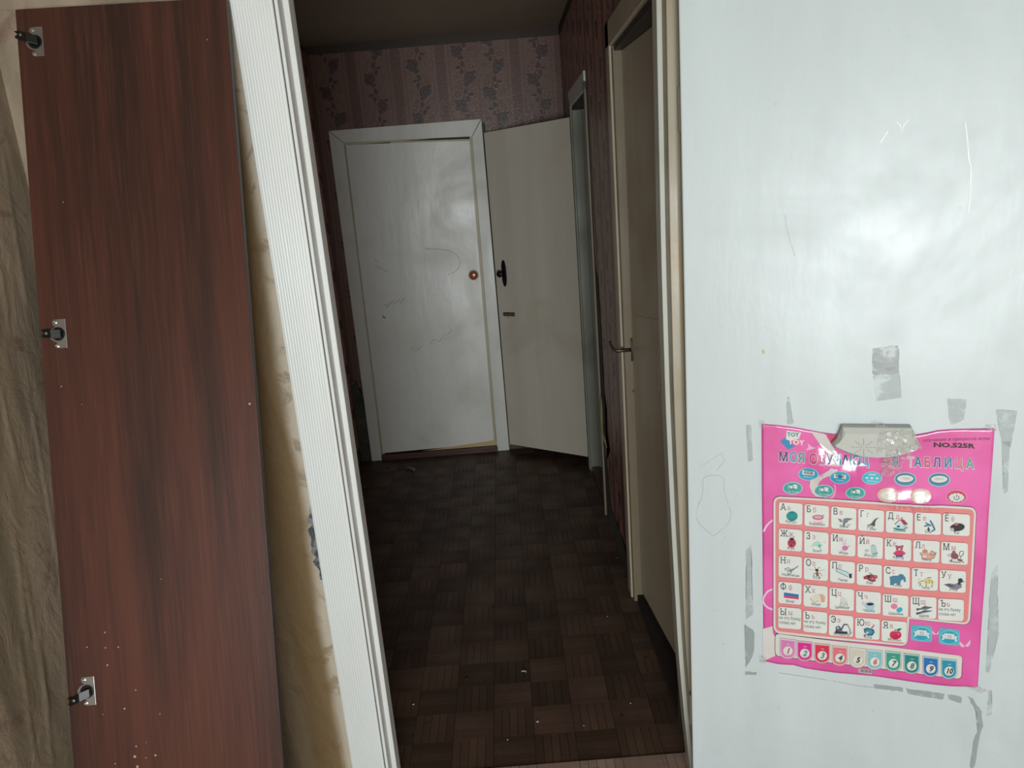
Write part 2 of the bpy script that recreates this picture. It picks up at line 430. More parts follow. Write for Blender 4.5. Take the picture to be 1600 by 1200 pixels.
for pp in (((3.20, .44), (3.27, .47), (3.30, .60), (3.33, .68)), ):       # curled flap of paper
    bm = bmesh.new(); g = []
    for i in range(7):
        t = i/6; yy = 3.345-.15*t; g.append((bm.verts.new((XR-.003-.022*math.sin(t*2.2), yy, .47+.19*(1-t))), bm.verts.new((XR-.003-.012*math.sin(t*2.4), yy-.01, .44))))
    for i in range(6): bm.faces.new((g[i][0], g[i+1][0], g[i+1][1], g[i][1]))
    o = ob('peeled_paper_flap', bm, M['ply'], wr, smooth=True); s = o.modifiers.new('s', 'SOLIDIFY'); s.thickness = .0006
# ------------------------------------------------------------------ floor blocks (basket weave)
def block(name, mat, s=.125, ns=5):
    bm = bmesh.new(); g = .0003; wd = s/ns
    for i in range(ns):
        x0, x1_ = -s/2+i*wd+g, -s/2+(i+1)*wd-g; y0, y1_ = -s/2+g, s/2-g; c = .0004
        z1 = random.uniform(-.0002, .0002)
        lo_ = [bm.verts.new(p) for p in ((x0, y0, -.004), (x1_, y0, -.004), (x1_, y1_, -.004), (x0, y1_, -.004))]
        hi = [bm.verts.new(p) for p in ((x0+c, y0+c, z1), (x1_-c, y0+c, z1), (x1_-c, y1_-c, z1), (x0+c, y1_-c, z1))]
        bm.faces.new(hi)
        for k in range(4): bm.faces.new((lo_[k], lo_[(k+1) % 4], hi[(k+1) % 4], hi[k]))
    me = bpy.data.meshes.new(name); bm.to_mesh(me); bm.free(); me.materials.append(mat); return me
BS = .125
bme = [block('parquet_block', M['parquet'], BS) for _ in range(3)]
rme = [block('parquet_block', M['parquet_room'], BS) for _ in range(2)]
cells = []
for i in range(-8, 4):
    for j in range(0, 36):
        x = -.02+i*BS+BS/2; y = 1.775+j*BS+BS/2
        if x-BS/2 > XR+.02 or y > YB or x < XL: continue
        cells.append((x, y, i+j, 0))
for i in range(-4, 4):
    x = -.02+i*BS+BS/2; cells.append((x, 1.775-BS/2, i+1, 1))
cells.sort(key=lambda c: c[1])
used = 0; rest = []
for x, y, par, room in cells:
    if used < 290:
        o = bpy.data.objects.new('parquet_block', random.choice(rme if room else bme)); COL.objects.link(o); o.parent = fl
        o.location = (x, y, .003 if room else 0); o.rotation_euler.z = (par % 2)*math.pi/2+(math.pi if random.random() < .5 else 0)
        used += 1
    else: rest.append((x, y, par))
def floor_stuff(name, L, mat):
    bm = bmesh.new(); g = .0006
    for x, y, par in L:
        for k in range(5):
            a0 = -BS/2+k*BS/5
            if par % 2: box(bm, x-BS/2+g, x+BS/2-g, y+a0+g, y+a0+BS/5-g, -.004, 0)
            else: box(bm, x+a0+g, x+a0+BS/5-g, y-BS/2+g, y+BS/2-g, -.004, 0)
    o = ob(name, bm, mat, fl); o['kind'] = 'stuff'
if rest: floor_stuff('parquet_blocks_far', rest, M['parquet'])
L = []
for i in range(-9, 16):
    for j in range(2, 33):
        x = -.02+i*BS+BS/2; y = 1.775-j*BS+BS/2
        if XL < x < RX and y > RY: L.append((x, y, i+j))
for i in list(range(-9, -4))+list(range(4, 15)):
    x = -.02+i*BS+BS/2
    if XL < x: L.append((x, 1.775-BS/2, i+1))
floor_stuff('parquet_blocks_room', L, M['parquet_room'])

# ------------------------------------------------------------------ near doorway frame (left casing, jamb, head; bowed right jamb)
t1 = struct(boxes('trim_1', [(-.517, -.430, 1.660, NY+.001, 0, 2.12)], M['casing'], bevel=.003))
# left jamb: stepped profile (rebate for the leaf + stop)
def profile(name, P, z0, z1, mat, parent, nz=1, shift=None, bev=.0015):
    bm = bmesh.new(); rows = []
    for k in range(nz+1):
        z = z0+(z1-z0)*k/nz; s = shift(z) if shift else 0
        rows.append([bm.verts.new((x+s, y, z)) for x, y in P])
    n = len(P)
    for k in range(nz):
        for i in range(n): bm.faces.new((rows[k][i], rows[k][(i+1) % n], rows[k+1][(i+1) % n], rows[k+1][i]))
    bm.faces.new(rows[0][::-1]); bm.faces.new(rows[-1])
    bmesh.ops.recalc_face_normals(bm, faces=bm.faces)
    return ob(name, bm, mat, parent, bevel=bev)
profile('door_jamb', [(-.4275, 1.664), (-.420, 1.664), (-.420, 1.706), (-.4075, 1.706), (-.4075, 1.753), (-.4275, 1.753)], 0, 2.12, M['white_edge'], t1)
JZ = [(0, .411), (.2, .396), (.395, .385), (.777, .374), (1.1, .368), (1.44, .367), (1.755, .369), (2.1, .372)]
def jx(z):
    for (a, p), (b, q) in zip(JZ, JZ[1:]):
        if z <= b: return p+(q-p)*(z-a)/(b-a)
    return JZ[-1][1]
profile('door_stop', [(0, 1.753), (0, 1.706), (.012, 1.706), (.012, 1.753)], 0, 2.12, M['stop'], t1, 24, jx)
profile('door_jamb', [(.0121, 1.753), (.0121, 1.668), (.030, 1.664), (.045, 1.664), (.045, 1.753)], 0, 2.12, M['cream'], t1, 24, jx)
boxes('head_jamb', [(-.4275, .43, 1.706, 1.753, 2.10, 2.12), (-.4275, .43, 1.664, 1.706, 2.11, 2.12)], M['white_edge'], t1)
boxes('casing', [(-.517, .50, 1.660, NY, 2.12, 2.20)], M['casing'], t1, bevel=.002)
boxes('casing', [(.425, .50, 1.663, NY, 0, 2.12)], M['white_edge'], t1, bevel=.002)
boxes('corridor_casing', [(-.50, -.415, JB, JB+.012, 0, 2.12), (-.50, .42, JB, JB+.012, 2.12, 2.18)], M['trim'], t1, bevel=.002)
# ------------------------------------------------------------------ white open leaf
TH = R_(20); PL = Vector((.396, 1.617, 0)); DD = Vector((math.cos(TH), -math.sin(TH), 0)); NN = Vector((-math.sin(TH), -math.cos(TH), 0))
def leaf_pt(u, v, off=0):
    d = ray(u, v); return O+d*((PL-O).dot(NN)/d.dot(NN))+NN*off
bm = bmesh.new(); LZ0, LZ1, LWD = .012, 2.02, .80
prism(bm, [PL+Z*LZ0, PL+DD*LWD+Z*LZ0, PL+DD*LWD+Z*LZ1, PL+Z*LZ1], -NN*.04)
bmesh.ops.recalc_face_normals(bm, faces=bm.faces)
d1 = struct(ob('door_1', bm, M['white'], bevel=.0035))
for zz in (.25, 1.755):
    bm = bmesh.new(); c = Vector((.404, 1.652, zz))
    tube(bm, [c-Z*.045, c+Z*.045], .0050, 10)
    ob('hinge', bm, M['cream'], d1)
# tape residue and marks on the leaf
def tape_mat(name, c, al):
    mt, nt, bs = new_mat(name); a = noi(nt, s=60, det=4); b = noi(nt, s=16, det=4, rough=.7)
    setc(nt, bs.inputs['Base Color'], mix(nt, a, c, [x*.8 for x in c])); bs.inputs['Roughness'].default_value = .35
    setc(nt, bs.inputs['Alpha'], b.step(.35, .5, al*.15, al)); bump(nt, bs, a, .001); return mt
M['tape'] = tape_mat('old_adhesive_tape', (.50, .55, .555), .5)
M['tape_faint'] = tape_mat('faint_tape_residue', (.56, .63, .635), .25)
M['pencil'] = tape_mat('faint_pencil', (.42, .45, .45), .30)
M['pencil_back'] = tape_mat('pencil_scrawl', (.20, .21, .20), .55)
M['chip'] = plain('bare_paint_ridge', (.82, .84, .83), .4)
def on_leaf(name, P, mat, off=.0004, jag=0, **k):
    out = []
    n = len(P)
    for i in range(n):
        a, b = Vector(P[i]), Vector(P[(i+1) % n]); s = max(1, int((b-a).length/5)) if jag else 1
        for q in range(s):
            p = a.lerp(b, q/s); out.append(leaf_pt(p.x+random.uniform(-jag, jag), p.y+random.uniform(-jag, jag), off))
    bm = bmesh.new(); prism(bm, out, -NN*.0003)
    bmesh.ops.triangulate(bm, faces=[f for f in bm.faces if len(f.verts) > 4])
    return ob(name, bm, mat, d1, **k)
for P, mm, nm in (([(1363, 545), (1404, 540), (1405, 583), (1364, 587)], 'tape', 'tape_patch'), ([(1364, 587), (1405, 584), (1409, 621), (1370, 627)], 'tape_faint', 'tape_patch'),
              ([(1480, 622), (1510, 624), (1505, 656), (1484, 664)], 'tape_faint', 'tape_residue'), ([(1556, 640), (1590, 642), (1578, 700), (1564, 690)], 'tape_faint', 'tape_residue'),
              ([(1566, 690), (1578, 690), (1574, 770), (1568, 772)], 'tape_faint', 'tape_residue'), ([(1229, 620), (1233, 620), (1240, 662), (1230, 662)], 'tape_faint', 'tape_residue'),
              ([(1167, 664), (1174, 664), (1176, 720), (1169, 722)], 'tape_faint', 'tape_residue'), ([(1166, 860), (1174, 850), (1176, 960), (1165, 968)], 'tape_faint', 'tape_residue'),
              ([(1164, 975), (1178, 985), (1178, 1020), (1165, 1044)], 'tape', 'tape_residue'), ([(1164, 1049), (1182, 1050), (1182, 1055), (1164, 1054)], 'tape', 'tape_residue'),
              ([(1365, 1069), (1412, 1075), (1411, 1081), (1367, 1075)], 'tape', 'tape_residue'), ([(1414, 1076), (1476, 1084), (1474, 1093), (1418, 1083)], 'tape', 'tape_residue'),
              ([(1480, 1085), (1503, 1088), (1502, 1098), (1482, 1092)], 'tape', 'tape_residue'), ([(1511, 1088), (1520, 1092), (1534, 1112), (1536, 1135), (1528, 1160), (1522, 1200), (1515, 1200), (1521, 1160), (1530, 1132), (1526, 1112)], 'tape', 'tape_curl'),
              ([(1545, 1078), (1549, 1078), (1550, 1116), (1542, 1118)], 'tape_faint', 'tape_residue'), ([(1548, 900), (1558, 880), (1560, 990), (1545, 1050), (1541, 1050)], 'tape_faint', 'tape_residue')):
    on_leaf(nm, P, M[mm], jag=1.1)
def line_leaf(name, pts, wd, mat, off=.0005):
    bm = bmesh.new(); L_ = [Vector(p) for p in pts]; A = []
    for i, p in enumerate(L_):
        t = (L_[min(i+1, len(L_)-1)]-L_[max(i-1, 0)]).normalized(); nn = Vector((-t.y, t.x))*wd/2
        A.append((bm.verts.new(leaf_pt(*(p+nn), off)), bm.verts.new(leaf_pt(*(p-nn), off))))
    for i in range(len(A)-1): bm.faces.new((A[i][0], A[i+1][0], A[i+1][1], A[i][1]))
    return ob(name, bm, mat, d1)
line_leaf('paint_ridge', [(1508, 190), (1510, 205), (1514, 250), (1517, 262), (1516, 300), (1513, 332)], 2.2, M['chip'])
line_leaf('paint_ridge', [(1387, 205), (1380, 216), (1375, 224)], 1.8, M['chip'])
line_leaf('paint_ridge', [(1401, 190), (1407, 196), (1408, 208), (1412, 196), (1420, 187)], 2, M['chip'])
line_leaf('scratch_line', [(1226, 335), (1228, 350), (1234, 375), (1242, 400)], 1.2, M['pencil'])
line_leaf('scratch_line', [(1216, 1051), (1290, 1062), (1345, 1072), (1400, 1077)], 1.2, M['tape'])
def scrib(name, cx, cy, rx, ry, n, mat, seed, fn):
    rd = random.Random(seed); pts = []
    for i in range(n):
        t = i/5; pts.append((cx+rx*math.cos(t*1.13+seed)*(.5+.5*rd.random()), cy+ry*math.sin(t*1.7)*(.5+.5*rd.random())))
    q = []
    for i in range(len(pts)-1):
        a, b = Vector(pts[i]), Vector(pts[i+1]); q.append(tuple(a)); q.append(tuple(a.lerp(b, .5)))
    return fn(name, q, 1.0, mat)
line_leaf('pencil_scribble', [(1115+24*math.cos(t/4)+5*math.sin(t), 790+48*math.sin(t/4)) for t in range(26)], 1.0, M['pencil'])
line_leaf('pencil_scribble', [(1112, 705), (1098, 716), (1094, 730), (1106, 722), (1116, 715), (1128, 708), (1132, 720), (1120, 735)], 1.0, M['pencil'])
on_leaf('plaster_plug', [(1190, 547), (1194, 546), (1195, 552), (1191, 553)], M['ply'], off=.0008, jag=.3)

# ------------------------------------------------------------------ back door and its frame
t2 = empty('trim_2', (-.5, YB, 0), kind='structure')
yt = YB-.018
def quadp(name, q, y0, d, mat, parent, bev=.002):
    bm = bmesh.new(); prism(bm, [V3(x, y0, z) for x, z in q], Yv*d); bmesh.ops.recalc_face_normals(bm, faces=bm.faces)
    return ob(name, bm, mat, parent, bevel=bev)
quadp('casing', [(-.953, 0), (-.887, .0), (-.870, 1.970), (-.948, 2.040)], yt, .018, M['trim'], t2)
quadp('casing', [(-.134, .0), (-.056, .0), (-.058, 2.038), (-.120, 1.945)], yt, .018, M['trim'], t2)
quadp('head_casing', [(-.869, 1.971), (-.121, 1.9475), (-.060, 2.040), (-.946, 2.042)], yt, .018, M['trim'], t2)
boxes('door_jamb', [(-.885, -.868, YB-.001, YB+.06, 0, 1.97), (-.136, -.115, YB-.001, YB+.06, 0, 1.97)], M['yellowgap'], t2)
boxes('head_jamb', [(-.868, -.13, YB-.001, YB+.06, 1.955, 1.975)], M['yellowgap'], t2)
boxes('threshold', [(-.885, -.13, YB-.035, YB+.06, 0, .036)], M['thresh'], t2, bevel=.004)
d2 = empty('door_2', (-.5, YB, 0), kind='structure')
q = [(-.877, .043), (-.150, .052), (-.136, 1.935), (-.864, 1.957)]
quadp('door_leaf', q, YB-.004, .04, M['backdoor'], d2)
quadp('yellowed_edge', [(-.150, .052), (-.138, .052), (-.122, 1.935), (-.136, 1.935)], YB-.002, .03, M['yellowgap'], d2, .001)
quadp('bottom_batten', [(-.62, .037), (-.136, .037), (-.136, .072), (-.30, .060)], YB-.007, .010, M['ply'], d2, .001)
quadp('paint_drip_edge', [(-.60, 1.948), (-.135, 1.925), (-.125, 1.936), (-.60, 1.957)], YB-.006, .006, M['yellowgap'], d2, .001)
quadp('yellowed_edge', [(-.882, .05), (-.8785, .05), (-.8655, 1.95), (-.8695, 1.95)], YB-.006, .006, M['yellowgap'], d2, 0)
kp = at_y(740, 430, YB-.02); kp.y = YB-.004
bm = bmesh.new(); lathe(bm, kp, -Yv, [(0, .034), (.003, .034), (.005, .028), (.005, .01)]); ob('rosette', bm, M['trim'], d2, smooth=False)
bm = bmesh.new(); lathe(bm, kp, -Yv, [(.004, .014), (.010, .013), (.016, .020), (.022, .0265), (.030, .027), (.036, .023), (.039, .014), (.039, .0)]); ob('knob', bm, M['knob'], d2, smooth=True)
def back_line(name, pts, wd, y=YB-.0048, mat=None, par=None):
    bm = bmesh.new(); A = []; L_ = [at_y(u, v, y) for u, v in pts]
    for i, p in enumerate(L_):
        t = (L_[min(i+1, len(L_)-1)]-L_[max(i-1, 0)]).normalized(); nn = Vector((-t.z, 0, t.x))*wd/2
        A.append((bm.verts.new(p+nn), bm.verts.new(p-nn)))
    for i in range(len(A)-1): bm.faces.new((A[i][0], A[i+1][0], A[i+1][1], A[i][1]))
    return ob(name, bm, mat or M['pencil_back'], par or d2)
back_line('pencil_scribble', [(664, 389), (680, 389), (700, 391), (712, 396), (719, 405), (718, 416), (712, 424), (700, 430)], .003)
back_line('pencil_scribble', [(600, 478), (606, 474), (604, 481), (613, 471), (616, 470), (616, 476), (624, 468), (625, 474), (632, 466), (633, 472), (645, 467)], .0035)
back_line('pencil_scribble', [(640, 545), (650, 540), (643, 549), (652, 547), (662, 538), (668, 541), (678, 530), (686, 534), (694, 524), (704, 520), (705, 514)], .003)
back_line('pencil_scribble', [(585, 405), (592, 410), (586, 415), (598, 420), (606, 425)], .003)
back_line('dark_chip', [(598, 494), (602, 497)], .012)
# ------------------------------------------------------------------ narrow open leaf, right of the back door
t3 = empty('trim_3', (XR, 3.7, 0), kind='structure')
boxes('casing', [(XR-.010, XR, 3.40, 3.43, .0, 2.06)], M['sidetrim'], t3, bevel=.003)
boxes('casing', [(XR-.012, XR, 4.035, 4.10, .0, 2.06)], M['greentrim'], t3, bevel=.003)
boxes('head_casing', [(XR-.010, XR, 3.40, 4.10, 2.02, 2.10)], M['trim'], t3, bevel=.003)
boxes('door_jamb', [(XR, WX, BY0-.0, BY0+.012, 0, BZ), ], M['greentrim'], t3, bevel=.001)
boxes('door_jamb', [(XR-.004, WX, BY1-.016, BY1+.002, 0, BZ), (XR+.045, WX, BY1-.030, BY1-.016, 0, BZ)], M['greentrim'], t3, bevel=.001)
boxes('threshold', [(XR, WX, BY0, BY1, 0, .03)], M['thresh'], t3)
d3 = empty('door_3', (.405, 4.06, 0), kind='structure')
A0, A1 = Vector((.412, 4.085, 0)), Vector((-.050, 4.425, 0)); dn = (A1-A0).normalized(); nn3 = Vector((-dn.y, dn.x, 0))
if nn3.y > 0: nn3 = -nn3
def leaf3(name, q, d0, d1_, mat, bev=.002):
    bm = bmesh.new(); prism(bm, [A0+dn*s+Z*z+nn3*d0 for s, z in q], nn3*(d1_-d0)); bmesh.ops.recalc_face_normals(bm, faces=bm.faces)
    return ob(name, bm, mat, d3, bevel=bev)
LW3 = (A1-A0).length
leaf3('door_leaf', [(0, .062), (LW3, .062), (LW3, 1.958), (0, 1.974)], -.036, 0, M['leaf'])
def at3(u, v, off=0):
    d = ray(u, v); p = O+d*((A0-O).dot(nn3)/d.dot(nn3)); return p+nn3*off
bm = bmesh.new(); c = at3(788, 427); pts = []
for k in range(24):
    a = 2*math.pi*k/24; pts.append(c+dn*(-.017*math.cos(a))+Z*(.062*math.sin(a)+(.018 if math.sin(a) > 0 else -.018)))
prism(bm, pts, nn3*.006); bmesh.ops.recalc_face_normals(bm, faces=bm.faces); es = ob('escutcheon', bm, M['dark'], d3, bevel=.002)
bm = bmesh.new(); lathe(bm, c+nn3*.004+dn*.008, nn3, [(0, .009), (.022, .009), (.026, .019), (.036, .021), (.043, .017), (.045, 0)], 16); ob('knob', bm, M['dark'], d3, smooth=True)
c = at3(795, 491)
bm = bmesh.new(); tube(bm, [c+dn*.035+nn3*.006, c-dn*.05+nn3*.006], .0065, 8); tube(bm, [c+dn*.0+nn3*.006, c+nn3*.012-Z*.022], .003, 6)
ob('latch_bolt', bm, M['steel'], d3); leaf3('latch_plate', [((c-A0).dot(dn)+s, c.z+z) for s, z in ((-.045, -.012), (.04, -.012), (.04, .012), (-.045, .012))], 0, .002, M['brass'], 0)
for zz in (.28, 1.72):
    bm = bmesh.new(); h = A0+Vector((.012, -.010, zz)); tube(bm, [h-Z*.05, h+Z*.05], .007, 10); ob('hinge', bm, M['brass'], d3)
# ------------------------------------------------------------------ near side door (closed), its frame
t4 = empty('trim_4', (XR, 2.25, 0), kind='structure')
boxes('casing', [(XR-.016, XR, 2.622, 2.695, .0, 2.135)], M['sidedoor'], t4, bevel=.004)
boxes('head_casing', [(XR-.016, XR, 1.80, 2.695, 2.055, 2.135)], M['sidedoor'], t4, bevel=.004)
boxes('door_jamb', [(XR-.009, WX+.02, 2.590, 2.621, 0, 2.054)], M['sidetrim'], t4, bevel=.005)
boxes('head_jamb', [(XR-.004, WX, 1.88, 2.60, 2.035, 2.054)], M['dark'], t4)  # soffit coloured black, standing in for the shaded gap over the leaf
boxes('threshold', [(XR+.004, WX, 1.80, 2.60, 0, .030)], M['subfloor'], t4)
d4 = empty('door_4', (XR, 2.2, 0), kind='structure')
F0 = at_z(1003, 925, .045); F1 = at_z(1055, 1022, .045); dd = (F1-F0).normalized(); nd = Vector((dd.y, -dd.x, 0))
if nd.x > 0: nd = -nd
F0 = F0-dd*.030
bm = bmesh.new(); prism(bm, [F0, F0+dd*.80, F0+dd*.80+Z*1.99, F0+Z*1.99], -nd*.035); bmesh.ops.recalc_face_normals(bm, faces=bm.faces)
ob('door_leaf', bm, M['sidedoor'], d4, bevel=.002)
def at4(u, v, off=0):
    d = ray(u, v); return O+d*((F0-O).dot(nd)/d.dot(nd))+nd*off
bm = bmesh.new(); P = [at4(*p, .0008) for p in ((998, 494), (1030, 500), (1031, 609), (1000, 590))]
prism(bm, P, nd*.0012); bmesh.ops.recalc_face_normals(bm, faces=bm.faces); ob('patched_panel', bm, M['sidedoor'], d4)
c = at4(988, 546)
bm = bmesh.new(); L_ = []
for k in range(16):
    a = 2*math.pi*k/16; L_.append(c+dd*(.012*math.cos(a))+Z*(.045*math.sin(a)))
prism(bm, L_, nd*.006); bmesh.ops.recalc_face_normals(bm, faces=bm.faces); ob('handle_plate', bm, M['brass'], d4, bevel=.001)
bm = bmesh.new(); tube(bm, [c, c+nd*.045, c+nd*.058-dd*.004, c+nd*.066-dd*.012+Z*.004, c+nd*.072-dd*.03+Z*.018, c+nd*.073-dd*.035+Z*.032], [.008, .007, .007, .006, .005, .005], 8)
ob('handle_lever', bm, M['brass'], d4, smooth=True)
c = at4(990, 610)
bm = bmesh.new(); lathe(bm, c, nd, [(0, .008), (.004, .008), (.006, .004), (.006, 0)], 10); ob('keyhole_cover', bm, M['brass'], d4)

# ------------------------------------------------------------------ leaning wardrobe door
LE = R_(14); PT = Vector((-.943, 1.640, 2.047)); up = Vector((0, math.sin(LE), math.cos(LE)))
nrm = Vector((0, -math.cos(LE), math.sin(LE)))
def pan(u, v):            # photo pixel -> (s, t) on the board
    d = ray(u, v); p = O+d*((PT-O).dot(nrm)/d.dot(nrm)); return (p.x, (p-PT).dot(up))
LP = PT.z/math.cos(LE)
base = PT-up*LP
wd_ = empty('wardrobe_door', (base.x+.21, base.y, 0), label='tall dark reddish-brown laminate wardrobe door leaning on the wall, three hinges on its left edge', category='door panel')
sl = (-.958+.943)/-1.56
def pp(x, t, off=0): return Vector((x, PT.y, PT.z))+up*t+nrm*off
def xl(t): return -.943+.0096*t*1.0
q = [(-.943, 0), (-.516, -.010), (-.516+.0088*-LP, -LP+.0), (-.943+.0096*-LP, -LP+.0)]
bm = bmesh.new(); prism(bm, [pp(x, t) for x, t in q], -nrm*.016); bmesh.ops.recalc_face_normals(bm, faces=bm.faces)
for v in bm.verts: v.co.z = max(v.co.z, .001)
for f in bm.faces: f.material_index = 0 if abs(f.normal.dot(nrm)) > .9 else 1
ob('board', bm, [M['wood'], M['wood_edge']], wd_, bevel=.0008)
def hinge_cup(px, tilt):
    x, t = pan(*px); S = Xv
    h = empty('concealed_hinge', (0, 0, 0)); h.parent = wd_; h.location = -wd_.location
    def put(a, b, o=0): return pp(x+a, t+b, o)
    bm = bmesh.new()      # flange: straight right side, two lobes and the cup rim bulging left
    out = [(.013, .029), (-.010, .029), (-.014, .025), (-.013, .018), (-.008, .014), (-.016, .011), (-.022, .004), (-.023, -.003), (-.020, -.010), (-.012, -.016), (-.006, -.018), (-.010, -.021), (-.011, -.027), (-.006, -.030), (.013, -.030)]
    prism(bm, [put(a, b, .0015) for a, b in out], -nrm*.0018); bmesh.ops.recalc_face_normals(bm, faces=bm.faces)
    ob('hinge_flange', bm, M['steel'], h, bevel=.0005)
    bm = bmesh.new(); lathe(bm, put(-.003, -.001, .001), nrm, [(0, .014), (.0010, .0140), (.0012, .011), (.0006, .0)], 20); ob('hinge_cup', bm, M['rubber'], h)
    for b in (.023, -.025):
        bm = bmesh.new(); lathe(bm, put(-.007, b, .0014), nrm, [(0, .0045), (.0012, .0042), (.002, .002), (.0014, .0)], 12); ob('screw', bm, M['steel'], h)
    bm = bmesh.new(); dx, dz = tilt
    a0 = [put(.006, .007, .003), put(.006, -.010, .003), put(-.012+dx*.3, -.010+dz*.3, .010), put(-.012+dx*.3, .008+dz*.3, .010)]
    prism(bm, a0, nrm*.006); bmesh.ops.recalc_face_normals(bm, faces=bm.faces)
    a1 = [put(-.010+dx*.3, .007+dz*.3, .010), put(-.010+dx*.3, -.009+dz*.3, .010), put(-.036+dx, -.007+dz, .004), put(-.042+dx, -.002+dz, .002), put(-.034+dx, .002+dz, .004), put(-.042+dx, .010+dz, .002), put(-.032+dx, .009+dz, .004)]
    prism(bm, a1, nrm*.004); ob('hinge_arm', bm, M['rubber'], h, bevel=.0006)
    bm = bmesh.new(); lathe(bm, put(-.024+dx*.7, .001+dz*.7, .013), nrm, [(0, .003), (.0015, .0028), (.002, 0)], 10); ob('adjusting_screw', bm, M['steel'], h)
    return h
hinge_cup((58, 65), (0, .012)); hinge_cup((94, 521), (.006, .0)); hinge_cup((139, 1079), (.000, -.020))
M['chipw'] = plain('pale_chipboard', (.42, .27, .19), .8)
bm = bmesh.new()
for u, v, r in ((96, 604, 1.6), (390, 631, 2.6), (164, 988, 1.6), (136, 1011, 1.6), (165, 1012, 1.6), (185, 1011, 1.6), (168, 1039, 2.2), (212, 1078, 1.6), (195, 1107, 2), (211, 1182, 3), (213, 1166, 1.8), (243, 1180, 2.2), (228, 1184, 1.2), (180, 1193, 1.4), (250, 1115, 1.2), (99, 316, 1.3), (324, 62, 1.2), (215, 1198, 3), (161, 1116, 1), (229, 1160, 1), (252, 905, .9), (128, 600+32, .9)):
    x, t = pan(u, v); r = r/770
    bm2 = [bm.verts.new(pp(x+r*math.cos(k)*random.uniform(.6, 1), t+r*math.sin(k)*random.uniform(.6, 1), .0004)) for k in (0, 1, 2, 3, 4, 5)]
    bm.faces.new(bm2)
ob('chipped_spots', bm, M['chipw'], wd_)['kind'] = 'stuff'
bm = bmesh.new(); x, t = pan(411, 926); lathe(bm, pp(x, t, -.0001), nrm, [(0, .0022), (.0006, .0022), (.0007, 0)], 10); ob('drilled_hole', bm, M['rubber'], wd_)

# ------------------------------------------------------------------ crumbs on the floor
M['crumb'] = plain('pale_crumb', (.55, .48, .38), .7); M['dcrumb'] = plain('dark_crumb', (.03, .025, .02), .8); M['bark'] = plain('curled_scrap', (.20, .17, .12), .6)
def crumb(name, u, v, r, mat, label, group=None, curl=False):
    p = at_z(u, v, .0005); bm = bmesh.new()
    if curl:
        n = 7; A = []
        for i in range(n):
            a = math.pi*(i/(n-1))*.8; A.append([bm.verts.new((r*(math.cos(a)*1.2), k*r*.35, r*.45*math.sin(a)+.0008*(k > 0))) for k in (-1, 0, 1)])
        for i in range(n-1):
            for k in range(2): bm.faces.new((A[i][k], A[i+1][k], A[i+1][k+1], A[i][k+1]))
    else:
        bmesh.ops.create_icosphere(bm, subdivisions=1, radius=r)
        for q in bm.verts: q.co *= random.uniform(.6, 1.1); q.co.z = max(0, q.co.z*.5+r*.3)
    o = ob(name, bm, mat); o.location = p; o.rotation_euler.z = random.uniform(-.6, .6)
    if curl: s = o.modifiers.new('s', 'SOLIDIFY'); s.thickness = .0015
    o['label'] = label; o['category'] = 'debris'
    if group: o['group'] = group
    return o
crumb('curled_scrap', 641, 734, .030, M['bark'], 'curled brown scrap on the floor in front of the closed back door', curl=True)
crumb('paint_flake', 818, 1050, .007, M['crumb'], 'curved pale flake on the floor in the middle of the corridor', curl=True)
for u, v, r, l in ((646, 1101, .005, 'tiny pale crumb on the parquet closest to the ribbed white doorway casing'), (840, 1128, .005, 'largest pale crumb on the parquet, front and centre of the doorway'), (912, 1134, .004, 'pale crumb on the parquet just right of the largest crumb'),
                   (985, 1099, .004, 'pale crumb on the parquet near the right doorway jamb'), (949, 963, .003, 'pale speck on the parquet beside the lower end of the side door'), (964, 872, .003, 'pale speck on the parquet below the torn pink wallpaper'), (793, 1156, .003, 'small pale speck on the parquet just inside the doorway edge')):
    crumb('floor_crumb', u, v, r, M['crumb'], l, 'pale crumbs on the corridor floor')
for u, v, r, l in ((771, 948, .006, 'dark speck of grit in the middle of the corridor floor'), (728, 1062, .008, 'biggest dark speck of grit, left of the curved pale flake'), (787, 1052, .006, 'dark speck of grit touching the curved pale flake on its left'), (972, 1121, .006, 'dark speck of grit on the floor near the right doorway jamb'),
                   (1009, 1030, .006, 'dark speck of grit on the floor beside the side door threshold'), (667, 1133, .006, 'dark speck of grit on the floor near the left doorway jamb'), (607, 732, .010, 'dark speck of grit left of the curled brown scrap by the back door'), (915, 950, .004, 'small dark speck of grit on the floor before the side door')):
    crumb('floor_grit', u, v, r, M['dcrumb'], l, 'dark grit on the corridor floor')

